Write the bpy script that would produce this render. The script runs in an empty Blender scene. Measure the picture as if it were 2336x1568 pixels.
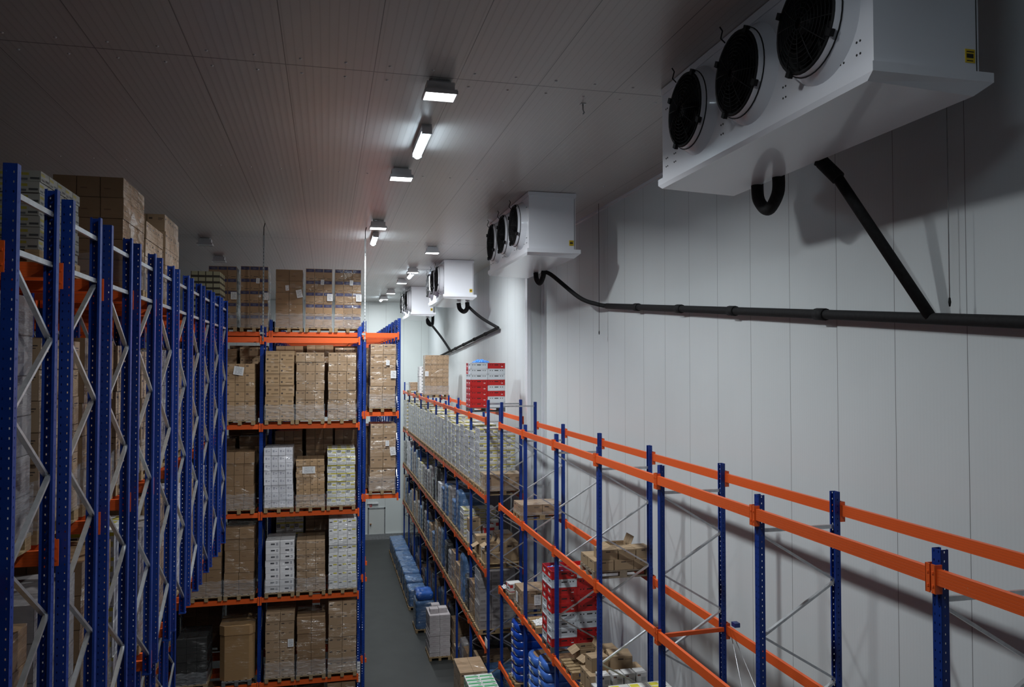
import bpy, math, random
from mathutils import Vector, Matrix
random.seed(7)
R = random.Random(11)
PI = math.pi
C = bpy.context.scene.collection
sc = bpy.context.scene
CAMZ = 11.2; CEIL = 15.32

# ------------------------------------------------------------------ mesh helper
class MB:
    def __init__(s): s.v=[]; s.f=[]; s.uv=[]; s.m=[]; s.sm=[]
    def quad(s, pts, uv=None, mi=0, smooth=False):
        b=len(s.v); s.v += [tuple(p) for p in pts]; s.f.append(tuple(range(b,b+len(pts))))
        s.uv.append(uv or [(5,5)]*len(pts)); s.m.append(mi); s.sm.append(smooth)
    def box(s, c, d, mi=0, rot=None, taper=None):
        b=len(s.v); hx,hy,hz=d[0]/2,d[1]/2,d[2]/2
        for z in (-1,1):
            for x,y in ((-1,-1),(1,-1),(1,1),(-1,1)):
                t = 1 if (taper is None or z<0) else taper
                p=Vector((x*hx*t,y*hy*t,z*hz))
                if rot is not None: p=rot@p
                s.v.append((c[0]+p.x,c[1]+p.y,c[2]+p.z))
        S=[(0,0),(1,0),(1,1),(0,1)]; E=[(7,0),(8,0),(8,1),(7,1)]; T=[(2,0),(3,0),(3,1),(2,1)]; Bm=[(5,5)]*4
        for f,u in (((0,1,5,4),S),((1,2,6,5),E),((2,3,7,6),S),((3,0,4,7),E),((4,5,6,7),T),((3,2,1,0),Bm)):
            s.f.append(tuple(b+i for i in f)); s.uv.append(u); s.m.append(mi); s.sm.append(False)
        return s
    def b2(s, x0,x1,y0,y1,z0,z1, mi=0):
        return s.box(((x0+x1)/2,(y0+y1)/2,(z0+z1)/2),(x1-x0,y1-y0,z1-z0),mi)
    def bar(s, a, b, w, h, mi=0, up=(0,0,1)):
        a=Vector(a); b=Vector(b); d=b-a; L=d.length; d.normalize()
        u=Vector(up)
        if abs(d.dot(u))>.99: u=Vector((1,0,0))
        x=d.cross(u).normalized(); y=x.cross(d).normalized()
        rot=Matrix((x,d,y)).transposed()
        return s.box((a+b)/2,(w,L,h),mi,rot)
    def tube(s, pts, r, n=10, mi=0, cap=True):
        pts=[Vector(p) for p in pts]; rings=[]; m=len(pts)
        prev=None
        for i,p in enumerate(pts):
            t=(pts[min(i+1,m-1)]-pts[max(i-1,0)]).normalized()
            if prev is None:
                u=Vector((0,0,1)) if abs(t.z)<.9 else Vector((1,0,0))
                x=t.cross(u).normalized()
            else:
                x=(prev-t*prev.dot(t)).normalized()
            prev=x; y=t.cross(x)
            rr=r[i] if isinstance(r,(list,tuple)) else r
            b=len(s.v)
            for k in range(n):
                a=2*PI*k/n; q=p+x*rr*math.cos(a)+y*rr*math.sin(a); s.v.append(tuple(q))
            rings.append(b)
        for i in range(m-1):
            for k in range(n):
                k2=(k+1)%n
                s.f.append((rings[i]+k,rings[i]+k2,rings[i+1]+k2,rings[i+1]+k)); s.uv.append([(5,5)]*4); s.m.append(mi); s.sm.append(True)
        if cap:
            s.f.append(tuple(rings[0]+k for k in range(n))[::-1]); s.uv.append([(5,5)]*n); s.m.append(mi); s.sm.append(False)
            s.f.append(tuple(rings[-1]+k for k in range(n))); s.uv.append([(5,5)]*n); s.m.append(mi); s.sm.append(False)
        return s
    def lathe(s, prof, axis='z', c=(0,0,0), n=32, mi=0, flip=False):
        rings=[]
        for r,h in prof:
            b=len(s.v)
            for k in range(n):
                a=2*PI*k/n; x,y=r*math.cos(a),r*math.sin(a)
                if axis=='z': q=(c[0]+x,c[1]+y,c[2]+h)
                else: q=(c[0]+h,c[1]+x,c[2]+y)
                s.v.append(q)
            rings.append(b)
        for i in range(len(prof)-1):
            for k in range(n):
                k2=(k+1)%n; q=(rings[i]+k,rings[i]+k2,rings[i+1]+k2,rings[i+1]+k)
                s.f.append(q[::-1] if flip else q); s.uv.append([(5,5)]*4); s.m.append(mi); s.sm.append(True)
        return s
    def mesh(s, name, mats):
        me=bpy.data.meshes.new(name); me.from_pydata(s.v,[],s.f)
        ul=me.uv_layers.new(name='UVMap')
        flat=[]
        for u in s.uv:
            for a in u: flat += [a[0],a[1]]
        ul.data.foreach_set('uv',flat)
        for m in (mats if isinstance(mats,(list,tuple)) else [mats]): me.materials.append(m)
        me.polygons.foreach_set('material_index',s.m)
        me.polygons.foreach_set('use_smooth',s.sm)
        me.update(); return me

def link(name, me, parent=None, loc=(0,0,0), rot=None):
    o=bpy.data.objects.new(name, me); C.objects.link(o); o.location=loc
    if rot: o.rotation_euler=rot
    if parent is not None: o.parent=parent
    return o
def obj(name, mb, mats, parent=None, loc=(0,0,0), rot=None):
    return link(name, mb.mesh(name,mats), parent, loc, rot)
def tag(o, label, cat, group=None, kind=None):
    o['label']=label; o['category']=cat
    n=len(label.split())
    if not 4<=n<=16: print('LABEL',n,label)
    if group: o['group']=group
    if kind: o['kind']=kind
    return o
def thing(name, label, cat, loc=(0,0,0), rotz=0, group=None):
    o=bpy.data.objects.new(name,None); C.objects.link(o); o.location=loc; o.rotation_euler=(0,0,rotz)
    o.empty_display_size=.1
    return tag(o,label,cat,group)
def struct(name, mb, mats, parent=None):
    o=obj(name,mb,mats,parent)
    if parent is None: o['kind']='structure'
    return o

# ------------------------------------------------------------------ materials
class NT:
    def __init__(s,name):
        s.mat=bpy.data.materials.new(name); s.mat.use_nodes=True; s.t=s.mat.node_tree
        s.b=s.t.nodes['Principled BSDF']; s.out=s.t.nodes['Material Output']
    def n(s,ty,**kw):
        x=s.t.nodes.new(ty)
        for k,v in kw.items(): setattr(x,k,v)
        return x
    def put(s,sock,v):
        if isinstance(v,bpy.types.NodeSocket): s.t.links.new(v,sock)
        else:
            if isinstance(v,(tuple,list)) and len(v)==3 and sock.type=='RGBA': v=(*v,1)
            sock.default_value=v
    def m(s,op,a,b=0.0,c=None):
        x=s.n('ShaderNodeMath',operation=op); s.put(x.inputs[0],a); s.put(x.inputs[1],b)
        if c is not None: s.put(x.inputs[2],c)
        return x.outputs[0]
    def mix(s,f,a,b):
        x=s.n('ShaderNodeMix',data_type='RGBA'); s.put(x.inputs[0],f); s.put(x.inputs[6],a); s.put(x.inputs[7],b); return x.outputs[2]
    def sep(s,v):
        x=s.n('ShaderNodeSeparateXYZ'); s.put(x.inputs[0],v); return x.outputs
    def noise(s,vec,scale,detail=3,rough=.5):
        x=s.n('ShaderNodeTexNoise'); s.put(x.inputs['Vector'],vec); x.inputs['Scale'].default_value=scale; x.inputs['Detail'].default_value=detail; x.inputs['Roughness'].default_value=rough
        return x.outputs[0]
    def mapv(s,vec,scale):
        x=s.n('ShaderNodeMapping'); s.put(x.inputs[0],vec); x.inputs['Scale'].default_value=scale; return x.outputs[0]
    def bump(s,h,strength,dist,normal=None):
        x=s.n('ShaderNodeBump'); s.put(x.inputs['Height'],h); x.inputs['Strength'].default_value=strength; x.inputs['Distance'].default_value=dist
        return x.outputs[0]
    def ramp(s,f,a,b):
        x=s.n('ShaderNodeMapRange'); s.put(x.inputs[0],f); x.inputs[1].default_value=a; x.inputs[2].default_value=b; return x.outputs[0]
    def objc(s): return s.n('ShaderNodeTexCoord').outputs['Object']
    def pos(s): return s.n('ShaderNodeNewGeometry').outputs['Position']
    def rng(s,u,a,b):
        return s.m('MULTIPLY',s.m('GREATER_THAN',u,a),s.m('LESS_THAN',u,b))
def simple(name,col,rough=.5,metal=0,spec=.5,coat=0,noise=0,nscale=8):
    t=NT(name); t.b.inputs['Roughness'].default_value=rough; t.b.inputs['Metallic'].default_value=metal
    t.b.inputs['Specular IOR Level'].default_value=spec; t.b.inputs['Coat Weight'].default_value=coat
    if noise:
        f=t.noise(t.pos(),nscale,4); k=t.ramp(f,.3,.7)
        c=t.mix(k,tuple(x*(1-noise) for x in col),tuple(min(1,x*(1+noise)) for x in col))
        t.put(t.b.inputs['Base Color'],c)
    else: t.put(t.b.inputs['Base Color'],col)
    return t.mat

def panel_mat(name, axis, pitch, off, col, rough, ribp, cross=None, ribs=.3, seamw=.006, rib_d=.0015, gv=.28):
    t=NT(name); p=t.sep(t.pos()); u=p['XYZ'.index(axis)]
    fr=t.m('FRACT',t.m('DIVIDE',t.m('SUBTRACT',u,off),pitch))
    d=t.m('MULTIPLY',t.m('SUBTRACT',.5,t.m('ABSOLUTE',t.m('SUBTRACT',fr,.5))),pitch)
    seam=t.m('LESS_THAN',d,seamw)
    h=t.m('MULTIPLY',t.m('SINE',t.m('MULTIPLY',u,2*PI/ribp)),ribs)
    # narrow grooves between the flat ribs
    fr2=t.m('FRACT',t.m('DIVIDE',u,ribp)); gro=t.m('LESS_THAN',fr2,.16)
    if cross:
        ax,vals=cross; w=p['XYZ'.index(ax)]
        for v in vals:
            seam=t.m('MAXIMUM',seam,t.m('LESS_THAN',t.m('ABSOLUTE',t.m('SUBTRACT',w,v)),seamw*2.2))
    n=t.noise(t.pos(),.5,5)
    c=t.mix(t.ramp(n,.25,.75),tuple(x*.94 for x in col),col)
    c=t.mix(t.m('MULTIPLY',gro,gv),c,tuple(x*.55 for x in col))
    c=t.mix(t.m('MULTIPLY',seam,.8),c,(.08,.08,.08))
    t.put(t.b.inputs['Base Color'],c)
    t.b.inputs['Roughness'].default_value=rough; t.b.inputs['Specular IOR Level'].default_value=.5
    fine=t.noise(t.pos(),9,3)
    t.put(t.b.inputs['Normal'],t.bump(t.m('ADD',h,t.m('MULTIPLY',fine,.5)),.55,rib_d))
    return t.mat

M={}
M['ceiling']=panel_mat('ceiling_panels','X',1.19,.62,(.52,.505,.49),.33,.11,cross=('Y',[11.0,26.2,41.0]),rib_d=.0022)
M['wall']=panel_mat('white_wall_panels','Y',1.15,.45,(.69,.73,.745),.36,.055,seamw=.005,rib_d=.0010,gv=.02)
M['wallX']=panel_mat('white_end_wall_panels','X',1.15,.3,(.68,.73,.72),.4,.055,seamw=.005,rib_d=.0010,gv=.02)
def floor_mat():
    t=NT('grey_concrete_floor'); n=t.noise(t.pos(),.6,8,.6); n2=t.noise(t.pos(),6,4)
    c=t.mix(t.ramp(n,.3,.7),(.020,.022,.0215),(.030,.033,.032)); c=t.mix(t.m('MULTIPLY',n2,.3),c,(.018,.019,.019))
    t.put(t.b.inputs['Base Color'],c); t.put(t.b.inputs['Roughness'],t.m('ADD',t.m('MULTIPLY',n,.3),.35)); return t.mat
M['floor']=floor_mat()
M['walldark']=panel_mat('grey_wall_panels','X',1.15,.3,(.16,.165,.17),.5,.055,seamw=.005,rib_d=.0010,gv=.02)  # dark tone chosen for the unseen walls to cut bounced light
M['orange']=simple('orange_powder_coat',(.80,.115,.018),.42,0,.5,0,.08,5)
def orange_ribbed():
    t=NT('orange_ribbed_beam_steel'); z=t.sep(t.objc())[2]
    fr=t.m('FRACT',t.m('DIVIDE',z,.026)); g=t.m('LESS_THAN',fr,.2)
    n=t.noise(t.pos(),40,4); sc_=t.m('GREATER_THAN',n,.74)
    c=t.mix(t.m('MULTIPLY',g,.22),(.80,.115,.018),(.35,.04,.01)); c=t.mix(t.m('MULTIPLY',sc_,.6),c,(.55,.35,.25))
    t.put(t.b.inputs['Base Color'],c); t.b.inputs['Roughness'].default_value=.42
    t.put(t.b.inputs['Normal'],t.bump(t.m('MULTIPLY',g,-1),.5,.003)); return t.mat
M['beam']=orange_ribbed()
def post_mat():
    t=NT('blue_perforated_upright_steel'); o=t.sep(t.objc())
    ax=t.m('ABSOLUTE',o[0]); y=o[1]; z=o[2]
    fz=t.m('LESS_THAN',t.m('ABSOLUTE',t.m('SUBTRACT',t.m('FRACT',t.m('DIVIDE',z,.075)),.5)),.12)
    hx=t.m('MULTIPLY',t.m('LESS_THAN',t.m('ABSOLUTE',t.m('SUBTRACT',ax,.026)),.005),t.m('LESS_THAN',y,.007))
    hy=t.m('MULTIPLY',t.m('LESS_THAN',t.m('ABSOLUTE',t.m('SUBTRACT',y,.036)),.0055),t.m('GREATER_THAN',ax,.042))
    mask=t.m('MULTIPLY',fz,t.m('MAXIMUM',hx,hy))
    n=t.noise(t.pos(),3,4)
    t.put(t.b.inputs['Base Color'],t.mix(t.ramp(n,.3,.7),(.006,.032,.21),(.010,.045,.27))); t.b.inputs['Roughness'].default_value=.34; t.b.inputs['Specular IOR Level'].default_value=.35
    tr=t.n('ShaderNodeBsdfTransparent'); mx=t.n('ShaderNodeMixShader')
    t.t.links.new(mask,mx.inputs[0]); t.t.links.new(t.b.outputs[0],mx.inputs[1]); t.t.links.new(tr.outputs[0],mx.inputs[2]); t.t.links.new(mx.outputs[0],t.out.inputs[0])
    return t.mat
M['post']=post_mat()
M['blue']=simple('blue_steel',(.012,.045,.24),.4)
M['zinc']=simple('galvanised_steel',(.62,.64,.66),.33,.85,.5,0,.12,14)
M['zincd']=simple('dull_galvanised_steel',(.45,.47,.48),.45,.7,.5,0,.15,10)
def wood_mat():
    t=NT('rough_pallet_wood'); v=t.mapv(t.pos(),(6,6,30)); n=t.noise(v,2,5,.6)
    t.put(t.b.inputs['Base Color'],t.mix(t.ramp(n,.3,.7),(.21,.135,.065),(.38,.27,.145))); t.b.inputs['Roughness'].default_value=.8; return t.mat
M['wood']=wood_mat()
M['woodg']=simple('weathered_pallet_wood',(.24,.19,.14),.85,0,.3,0,.3,12)
M['greypl']=simple('grey_plastic_pallet',(.12,.12,.12),.55)
def carton(name, base, marks=(), top=(), coat=.55, var=.14, seam=True, ends=None):
    marks=list(marks)+([(a+7,b+7,c,d,e) for a,b,c,d,e in marks] if ends is None else list(ends))
    t=NT(name); uv=t.sep(t.n('ShaderNodeUVMap').outputs[0]); u,v=uv[0],uv[1]
    isl=t.n('ShaderNodeNewGeometry').outputs['Random Per Island']; rnd=t.n('ShaderNodeObjectInfo').outputs['Random']
    k=t.m('FRACT',t.m('ADD',isl,rnd))
    n=t.noise(t.pos(),5,4)
    kk=t.m('ADD',t.m('MULTIPLY',k,.6),t.m('MULTIPLY',n,.4))
    c=t.mix(kk,tuple(x*(1-var) for x in base),tuple(min(.85,x*(1+var)) for x in base))
    for u0,u1,v0,v1,col in list(marks)+list(top):
        f=t.m('MULTIPLY',t.rng(u,u0,u1),t.rng(v,v0,v1)); c=t.mix(f,c,col)
    if seam:   # folded edges and the taped joint on the lid
        fu=t.m('FRACT',u); e=t.m('MULTIPLY',t.m('MAXIMUM',t.m('LESS_THAN',u,1.5),t.m('GREATER_THAN',u,6.5)),t.m('MAXIMUM',t.m('LESS_THAN',v,.022),t.m('MAXIMUM',t.m('LESS_THAN',fu,.012),t.m('GREATER_THAN',fu,.988))))
        c=t.mix(t.m('MULTIPLY',e,.7),c,tuple(x*.35 for x in base))
        tp=t.m('MULTIPLY',t.rng(u,2,3),t.rng(v,.44,.56)); c=t.mix(t.m('MULTIPLY',tp,.5),c,tuple(min(.8,x*1.35) for x in base))
    t.put(t.b.inputs['Base Color'],c); t.b.inputs['Roughness'].default_value=.7; t.b.inputs['Specular IOR Level'].default_value=.25
    if coat:   # clear stretch film clinging to the cartons: wrinkles catch the lamps
        w=t.noise(t.mapv(t.pos(),(1.3,1.3,11)),1.6,3,.6); w2=t.noise(t.mapv(t.pos(),(1,1,2.2)),9,3)
        pm=t.ramp(t.noise(t.mapv(t.pos(),(1.2,1.2,2.5)),1.1,2),.42,.62)
        b=t.bump(t.m('ADD',t.m('MULTIPLY',w,t.m('ADD',t.m('MULTIPLY',pm,.9),.1)),t.m('MULTIPLY',w2,.08)),1.0,.10)
        t.put(t.b.inputs['Coat Weight'],min(1,coat*1.5)); t.b.inputs['Coat Roughness'].default_value=.17; t.put(t.b.inputs['Coat Normal'],b)
    return t.mat
K=(.34,.23,.14)
dk=(.06,.045,.04)
CM={}
CM['kraft']=carton('kraft_cartons_small_print',K,[(.1,.3,.70,.80,dk),(.62,.9,.74,.78,dk),(.62,.84,.66,.69,dk)])
CM['kraftdots']=carton('kraft_cartons_dark_logo',(.40,.26,.145),[(.12,.36,.68,.84,dk),(.16,.32,.72,.80,(.2,.13,.08)),(.5,.9,.40,.44,(.2,.13,.08))])
CM['kraftbar']=carton('kraft_cartons_printed_bars',(.41,.27,.15),[(.05,.95,.88,.91,(.16,.10,.06)),(.08,.2,.2,.34,dk),(.4,.9,.2,.28,(.2,.13,.07)),(.12,.4,.55,.68,(.22,.14,.08)),(.6,.88,.5,.68,(.22,.14,.08))])
CM['blueband']=carton('kraft_cartons_blue_band',(.31,.20,.115),[(.04,.96,.70,.96,(.05,.05,.115)),(.3,.7,.76,.90,(.10,.10,.16)),(.1,.16,.15,.25,dk),(.4,.9,.12,.16,dk)])
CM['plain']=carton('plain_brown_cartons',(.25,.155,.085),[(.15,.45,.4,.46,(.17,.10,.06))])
CM['whitelogo']=carton('white_cartons_grey_logo',(.66,.66,.70),[(.22,.44,.45,.72,(.22,.22,.28)),(.27,.39,.51,.66,(.55,.55,.6)),(.58,.82,.5,.6,(.3,.3,.36))])
CM['whiteround']=carton('white_cartons_black_oval',(.68,.67,.68),[(.36,.64,.42,.66,(.05,.05,.06)),(.74,.86,.35,.72,(.16,.16,.2)),(.78,.82,.42,.65,(.6,.6,.6))])
CM['whiteyellow']=carton('white_cartons_yellow_stripe',(.62,.62,.60),[(.0,1,.84,.98,(.55,.47,.05)),(.06,.44,.52,.80,(.06,.06,.06)),(.1,.4,.60,.72,(.4,.4,.38)),(.52,.95,.40,.62,(.5,.44,.12)),(.1,.9,.12,.2,(.28,.28,.28))],[(2.1,2.5,.1,.9,(.50,.43,.08))],ends=[(7,8,0,1,(.40,.40,.43)),(7.2,7.5,.5,.75,(.20,.20,.23)),(7.6,7.9,.15,.3,(.25,.25,.28))])  # carton ends: print, plus aisle-side shading put into the grey
CM['whitebar']=carton('white_cartons_thin_black_print',(.66,.66,.66),[(.08,.38,.62,.74,(.08,.08,.08)),(.5,.9,.70,.86,(.50,.44,.06)),(.5,.92,.3,.36,(.35,.35,.35)),(.08,.7,.14,.18,(.3,.3,.3))])
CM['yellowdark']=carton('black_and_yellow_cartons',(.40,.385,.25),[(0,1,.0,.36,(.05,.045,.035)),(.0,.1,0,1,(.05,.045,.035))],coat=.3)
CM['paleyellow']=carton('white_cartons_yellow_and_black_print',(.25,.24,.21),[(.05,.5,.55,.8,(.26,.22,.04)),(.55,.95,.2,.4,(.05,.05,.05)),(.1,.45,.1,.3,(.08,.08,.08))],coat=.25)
CM['darkwrap']=carton('goods_in_black_film',(.03,.03,.03),[],coat=1,seam=False)
CM['greywrap']=carton('grey_film_wrapped_cartons',(.27,.25,.25),[(.1,.5,.3,.6,(.19,.17,.17))],coat=.9)
CM['rose']=carton('pinkish_white_packs',(.46,.42,.43),[(.1,.9,.35,.42,(.3,.26,.27)),(.3,.6,.55,.7,(.36,.30,.32))],coat=.35)
CM['bluewrap']=carton('blue_film_wrapped_sacks',(.075,.15,.30),[(.1,.5,.5,.7,(.05,.11,.24))],coat=1,var=.25)
CM['bluedeep']=carton('deep_blue_film_wrapped_goods',(.02,.11,.45),[],coat=1,var=.3,seam=False)
CM['octa']=carton('tall_tan_octagonal_container',(.31,.185,.085),[],coat=.45,var=.05,seam=False)
CM['green']=carton('white_cartons_green_panel',(.62,.64,.62),[(.08,.55,.2,.8,(.03,.26,.08)),(.62,.9,.3,.5,(.1,.1,.1))],[(2.04,2.96,.12,.50,(.02,.30,.09)),(2.1,2.9,.60,.7,(.05,.36,.14)),(2.7,2.9,.76,.9,(.1,.12,.1))],coat=.15)
CM['redbox']=carton('white_carton_red_print',(.66,.65,.64),[(.0,.25,.55,.9,(.45,.03,.03)),(.55,1,.72,.9,(.45,.03,.03)),(.3,.7,.35,.5,(.08,.08,.08)),(0,1,.06,.16,(.4,.05,.04))],coat=.1)
CM['whitesmall']=carton('white_small_cartons',(.62,.61,.60),[(.1,.4,.70,.86,(.09,.08,.08)),(.12,.28,.74,.8,(.4,.1,.05)),(.45,.9,.2,.6,(.42,.42,.42)),(.1,.9,.08,.12,(.3,.3,.3))],coat=.12)
CM['loose']=carton('loose_kraft_cartons',(.345,.245,.15),[(.35,.6,.74,.84,dk),(.65,.95,.77,.81,(.15,.1,.07))],coat=0)
CM['lime']=carton('white_cartons_bright_yellow_print',(.66,.66,.62),[(0,1,.5,1,(.60,.52,.04))],[(2.05,2.5,.1,.9,(.62,.55,.04)),(2.6,2.8,.3,.5,(.05,.05,.05))],coat=.1)
M['paper']=simple('white_paper_label',(.72,.72,.72),.6)
def label_mat():
    t=NT('printed_white_label'); uv=t.sep(t.n('ShaderNodeUVMap').outputs[0]); u,v=uv[0],uv[1]
    fr=t.m('LESS_THAN',t.m('FRACT',t.m('MULTIPLY',v,7)),.42); f=t.m('MULTIPLY',fr,t.m('MULTIPLY',t.rng(u,.14,.86),t.rng(v,.1,.9)))
    n=t.m('GREATER_THAN',t.noise(t.mapv(t.pos(),(60,60,20)),1,2),.42); f=t.m('MULTIPLY',f,n)
    t.put(t.b.inputs['Base Color'],t.mix(t.m('MULTIPLY',f,.75),(.72,.72,.73),(.08,.08,.1))); t.b.inputs['Roughness'].default_value=.6; return t.mat
M['label']=label_mat()
def film_mat(name='clear_stretch_film',fog=.10,col=(.7,.72,.76)):
    t=NT(name); t.put(t.b.inputs['Base Color'],col); t.b.inputs['Roughness'].default_value=.16
    w=t.noise(t.mapv(t.pos(),(2.2,2.2,6)),3,4,.6); t.put(t.b.inputs['Normal'],t.bump(w,.9,.05))
    tr=t.n('ShaderNodeBsdfTransparent'); mx=t.n('ShaderNodeMixShader'); fl=t.m('ADD',t.m('MULTIPLY',t.ramp(w,.35,.7),.16),fog)
    t.t.links.new(fl,mx.inputs[0]); t.t.links.new(tr.outputs[0],mx.inputs[1]); t.t.links.new(t.b.outputs[0],mx.inputs[2]); t.t.links.new(mx.outputs[0],t.out.inputs[0])
    return t.mat
M['film']=film_mat()
M['white']=simple('white_enamel_sheet',(.74,.75,.80),.24,0,.5,.3)
M['whitep']=simple('white_plastic_housing',(.62,.63,.65),.4)
M['black']=simple('black_plastic',(.010,.010,.011),.6,0,.2)
M['rubber']=simple('black_pipe_insulation',(.013,.013,.014),.75,0,.3,0,.3,20)
M['dark']=simple('dark_hole',(.02,.02,.02),.8)
M['crate_red']=simple('red_crate_plastic',(.52,.018,.018),.33)
M['crate_white']=simple('white_crate_plastic',(.62,.66,.70),.35)
M['bluefilm']=simple('bright_blue_film',(.03,.22,.72),.25,0,.5,.6)
M['sackd']=simple('deep_blue_sack_plastic',(.008,.06,.40),.22,0,.5,.8,.15,4)
M['sackl']=simple('light_blue_sack_plastic',(.06,.17,.58),.28,0,.5,.6,.12,4)
M['sackb']=simple('brown_paper_sack',(.28,.16,.085),.6,0,.3,.3,.3,14)
M['yellow']=simple('yellow_sticker',(.72,.50,.02),.5)
M['red']=simple('red_enamel',(.55,.02,.02),.35)
M['brass']=simple('brown_knob',(.3,.15,.06),.4)
M['door']=simple('pale_grey_door',(.60,.63,.61),.45)
def emit(name,col,s):
    t=NT(name); t.put(t.b.inputs['Base Color'],(.8,.8,.8)); t.put(t.b.inputs['Emission Color'],col); t.b.inputs['Emission Strength'].default_value=s; return t.mat
M['lens']=emit('lit_lamp_lens',(.93,.98,1),14)
M['tube']=emit('lit_fluorescent_diffuser',(.72,.88,1),30)
M['lensoff']=simple('unlit_lamp_lens',(.35,.36,.37),.2)

# ------------------------------------------------------------------ setting
def setting():
    b=MB().b2(-22,7.4,-14,51.6,-.3,0); struct('floor',b,M['floor'])
    b=MB().b2(-22.3,7.6,-14.3,51.8,CEIL,CEIL+.3); struct('ceiling',b,M['ceiling'])
    b=MB().b2(7.0,7.3,-14,25,0,CEIL); b.b2(6.5,7.3,25,51.3,0,CEIL); struct('wall_right',b,M['wall'])
    b=MB().b2(-22,7.3,51.3,51.6,0,CEIL); struct('wall_back',b,M['wallX'])
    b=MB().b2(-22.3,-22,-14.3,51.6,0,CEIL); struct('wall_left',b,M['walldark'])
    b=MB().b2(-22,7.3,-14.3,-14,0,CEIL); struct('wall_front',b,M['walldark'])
    # corner trim strips where the wall steps in
    b=MB().b2(6.44,6.5,25.0,25.25,0,CEIL); b.b2(6.44,6.56,24.96,25,0,CEIL); struct('trim_1',b,M['white'])
    b=MB().b2(6.93,7.0,24.88,25.0,0,CEIL); struct('trim_2',b,M['white'])
    b=MB().b2(6.94,7.0,-14,25,CEIL-.06,CEIL); struct('trim_3',b,M['white'])
    b=MB().b2(-22,6.44,51.2,51.3,0,.35); struct('baseboard_back',b,M['zincd'])
    # screw caps on the ceiling in rows beside the joints
    b=MB()
    for yy in (10.75,11.28,16.9,26.0,26.45):
        for i in range(46):
            b.lathe([(.022,0),(.016,-.010),(.0001,-.012)],'z',(-20+i*.595,yy,CEIL),8,flip=True)
    o=struct('trim_4',b,M['whitep'])
    # door on the end wall
    d=MB().b2(2.72,3.68,51.235,51.3,.02,1.95); dr=struct('door_1',d,M['door'])
    f=MB(); f.b2(2.64,2.72,51.22,51.3,0,2.03); f.b2(3.68,3.76,51.22,51.3,0,2.03); f.b2(2.64,3.76,51.22,51.3,1.95,2.03); obj('door_frame',f,M['zincd'],dr)
    h=MB().lathe([(.001,-.10),(.05,-.09),(.06,-.05),(.03,-.03),(.03,0)],'x',(0,0,0),14); obj('door_handle',h,M['brass'],dr,(2.82,51.235,1.0),(0,0,PI/2))
    h=MB().b2(2.9,3.3,51.18,51.3,2.27,2.33); h.b2(2.6,2.9,51.2,51.3,2.30,2.315); l=obj('door_closer_light',h,M['whitep'])
    tag(l,'small grey tube fitting on the end wall above the door','wall light')
setting()
def end_wall_items():
    t=thing('safety_sign','small red square sign above the left corner of the far door','sign',(2.83,51.29,2.16))
    obj('plate',MB().b2(-.07,.07,-.01,.005,-.08,.08),M['red'],t)
    g=MB().b2(-.015,.02,-.014,-.010,-.05,.04); g.b2(-.03,.02,-.014,-.010,.025,.05); obj('pictogram',g,M['paper'],t)['label']='white figure'
    t=thing('fire_extinguisher','red fire extinguisher hanging on the end wall left of the door','fire extinguisher',(2.26,51.2,1.05))
    obj('cylinder',MB().lathe([(.001,0),(.08,.01),(.085,.05),(.085,.5),(.05,.58),(.025,.6)],'z',(0,0,0),18),M['red'],t)
    obj('valve',MB().b2(-.03,.03,-.03,.03,.58,.68),M['black'],t)
    obj('hose',MB().tube([(.03,-.03,.64),(.1,-.05,.6),(.11,-.05,.4),(.1,-.04,.2)],.014,8),M['black'],t)
    obj('instruction_label',MB().b2(-.05,.05,-.089,-.084,.22,.36),M['paper'],t)
    obj('wall_bracket',MB().b2(-.04,.04,.05,.104,.3,.5),M['zincd'],t)
end_wall_items()

# ------------------------------------------------------------------ lamps
def area(parent,name,loc,sx,sy,power,col=(.93,.98,1),spread=PI):
    L=bpy.data.lights.new(name,'AREA'); L.shape='RECTANGLE'; L.size=sx; L.size_y=sy; L.energy=power; L.color=col; L.spread=spread
    o=bpy.data.objects.new(name,L); C.objects.link(o); o.parent=parent; o.location=loc; return o
LEDP=285; TUBEP=60
flood_b=MB(); flood_b.b2(-.2,.2,-.13,.13,-.17,-.05); flood_b.box((0,0,-.195),(.46,.36,.05)); flood_b.box((0,0,-.04),(.30,.20,.04))
flood_me=flood_b.mesh('housing',M['whitep'])
br=MB()
for s in (-.13,0,.13): br.b2(s-.02,s+.02,-.03,.03,-.03,0)
br_me=br.mesh('ceiling_bracket',M['zincd'])
fr_=MB(); fr_.b2(-.24,.24,-.19,-.17,-.235,-.19); fr_.b2(-.24,.24,.17,.19,-.235,-.19); fr_.b2(-.24,-.22,-.19,.19,-.235,-.19); fr_.b2(.22,.24,-.19,.19,-.235,-.19)
fr_me=fr_.mesh('lens_frame',M['whitep'])
lens_on=MB().b2(-.22,.22,-.17,.17,-.228,-.222).mesh('lens',M['lens']); lens_off=MB().b2(-.22,.22,-.17,.17,-.228,-.222).mesh('lens',M['lensoff'])
def flood(x,y,label,on=True,k=1.0,spread=152,tilt=(3,7),group='square flood lamps on the ceiling'):
    t=thing('flood_lamp',label,'ceiling lamp',(x,y,CEIL),0,group)
    link('housing',flood_me,t); link('ceiling_bracket',br_me,t); link('lens_frame',fr_me,t); link('lens',lens_on if on else lens_off,t)
    if on:
        a=area(t,'lamp_light',(0,0,-.275),.40,.30,LEDP*k,spread=math.radians(spread)); a.rotation_euler=(math.radians(tilt[1]),-math.radians(tilt[0]),0)
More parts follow.
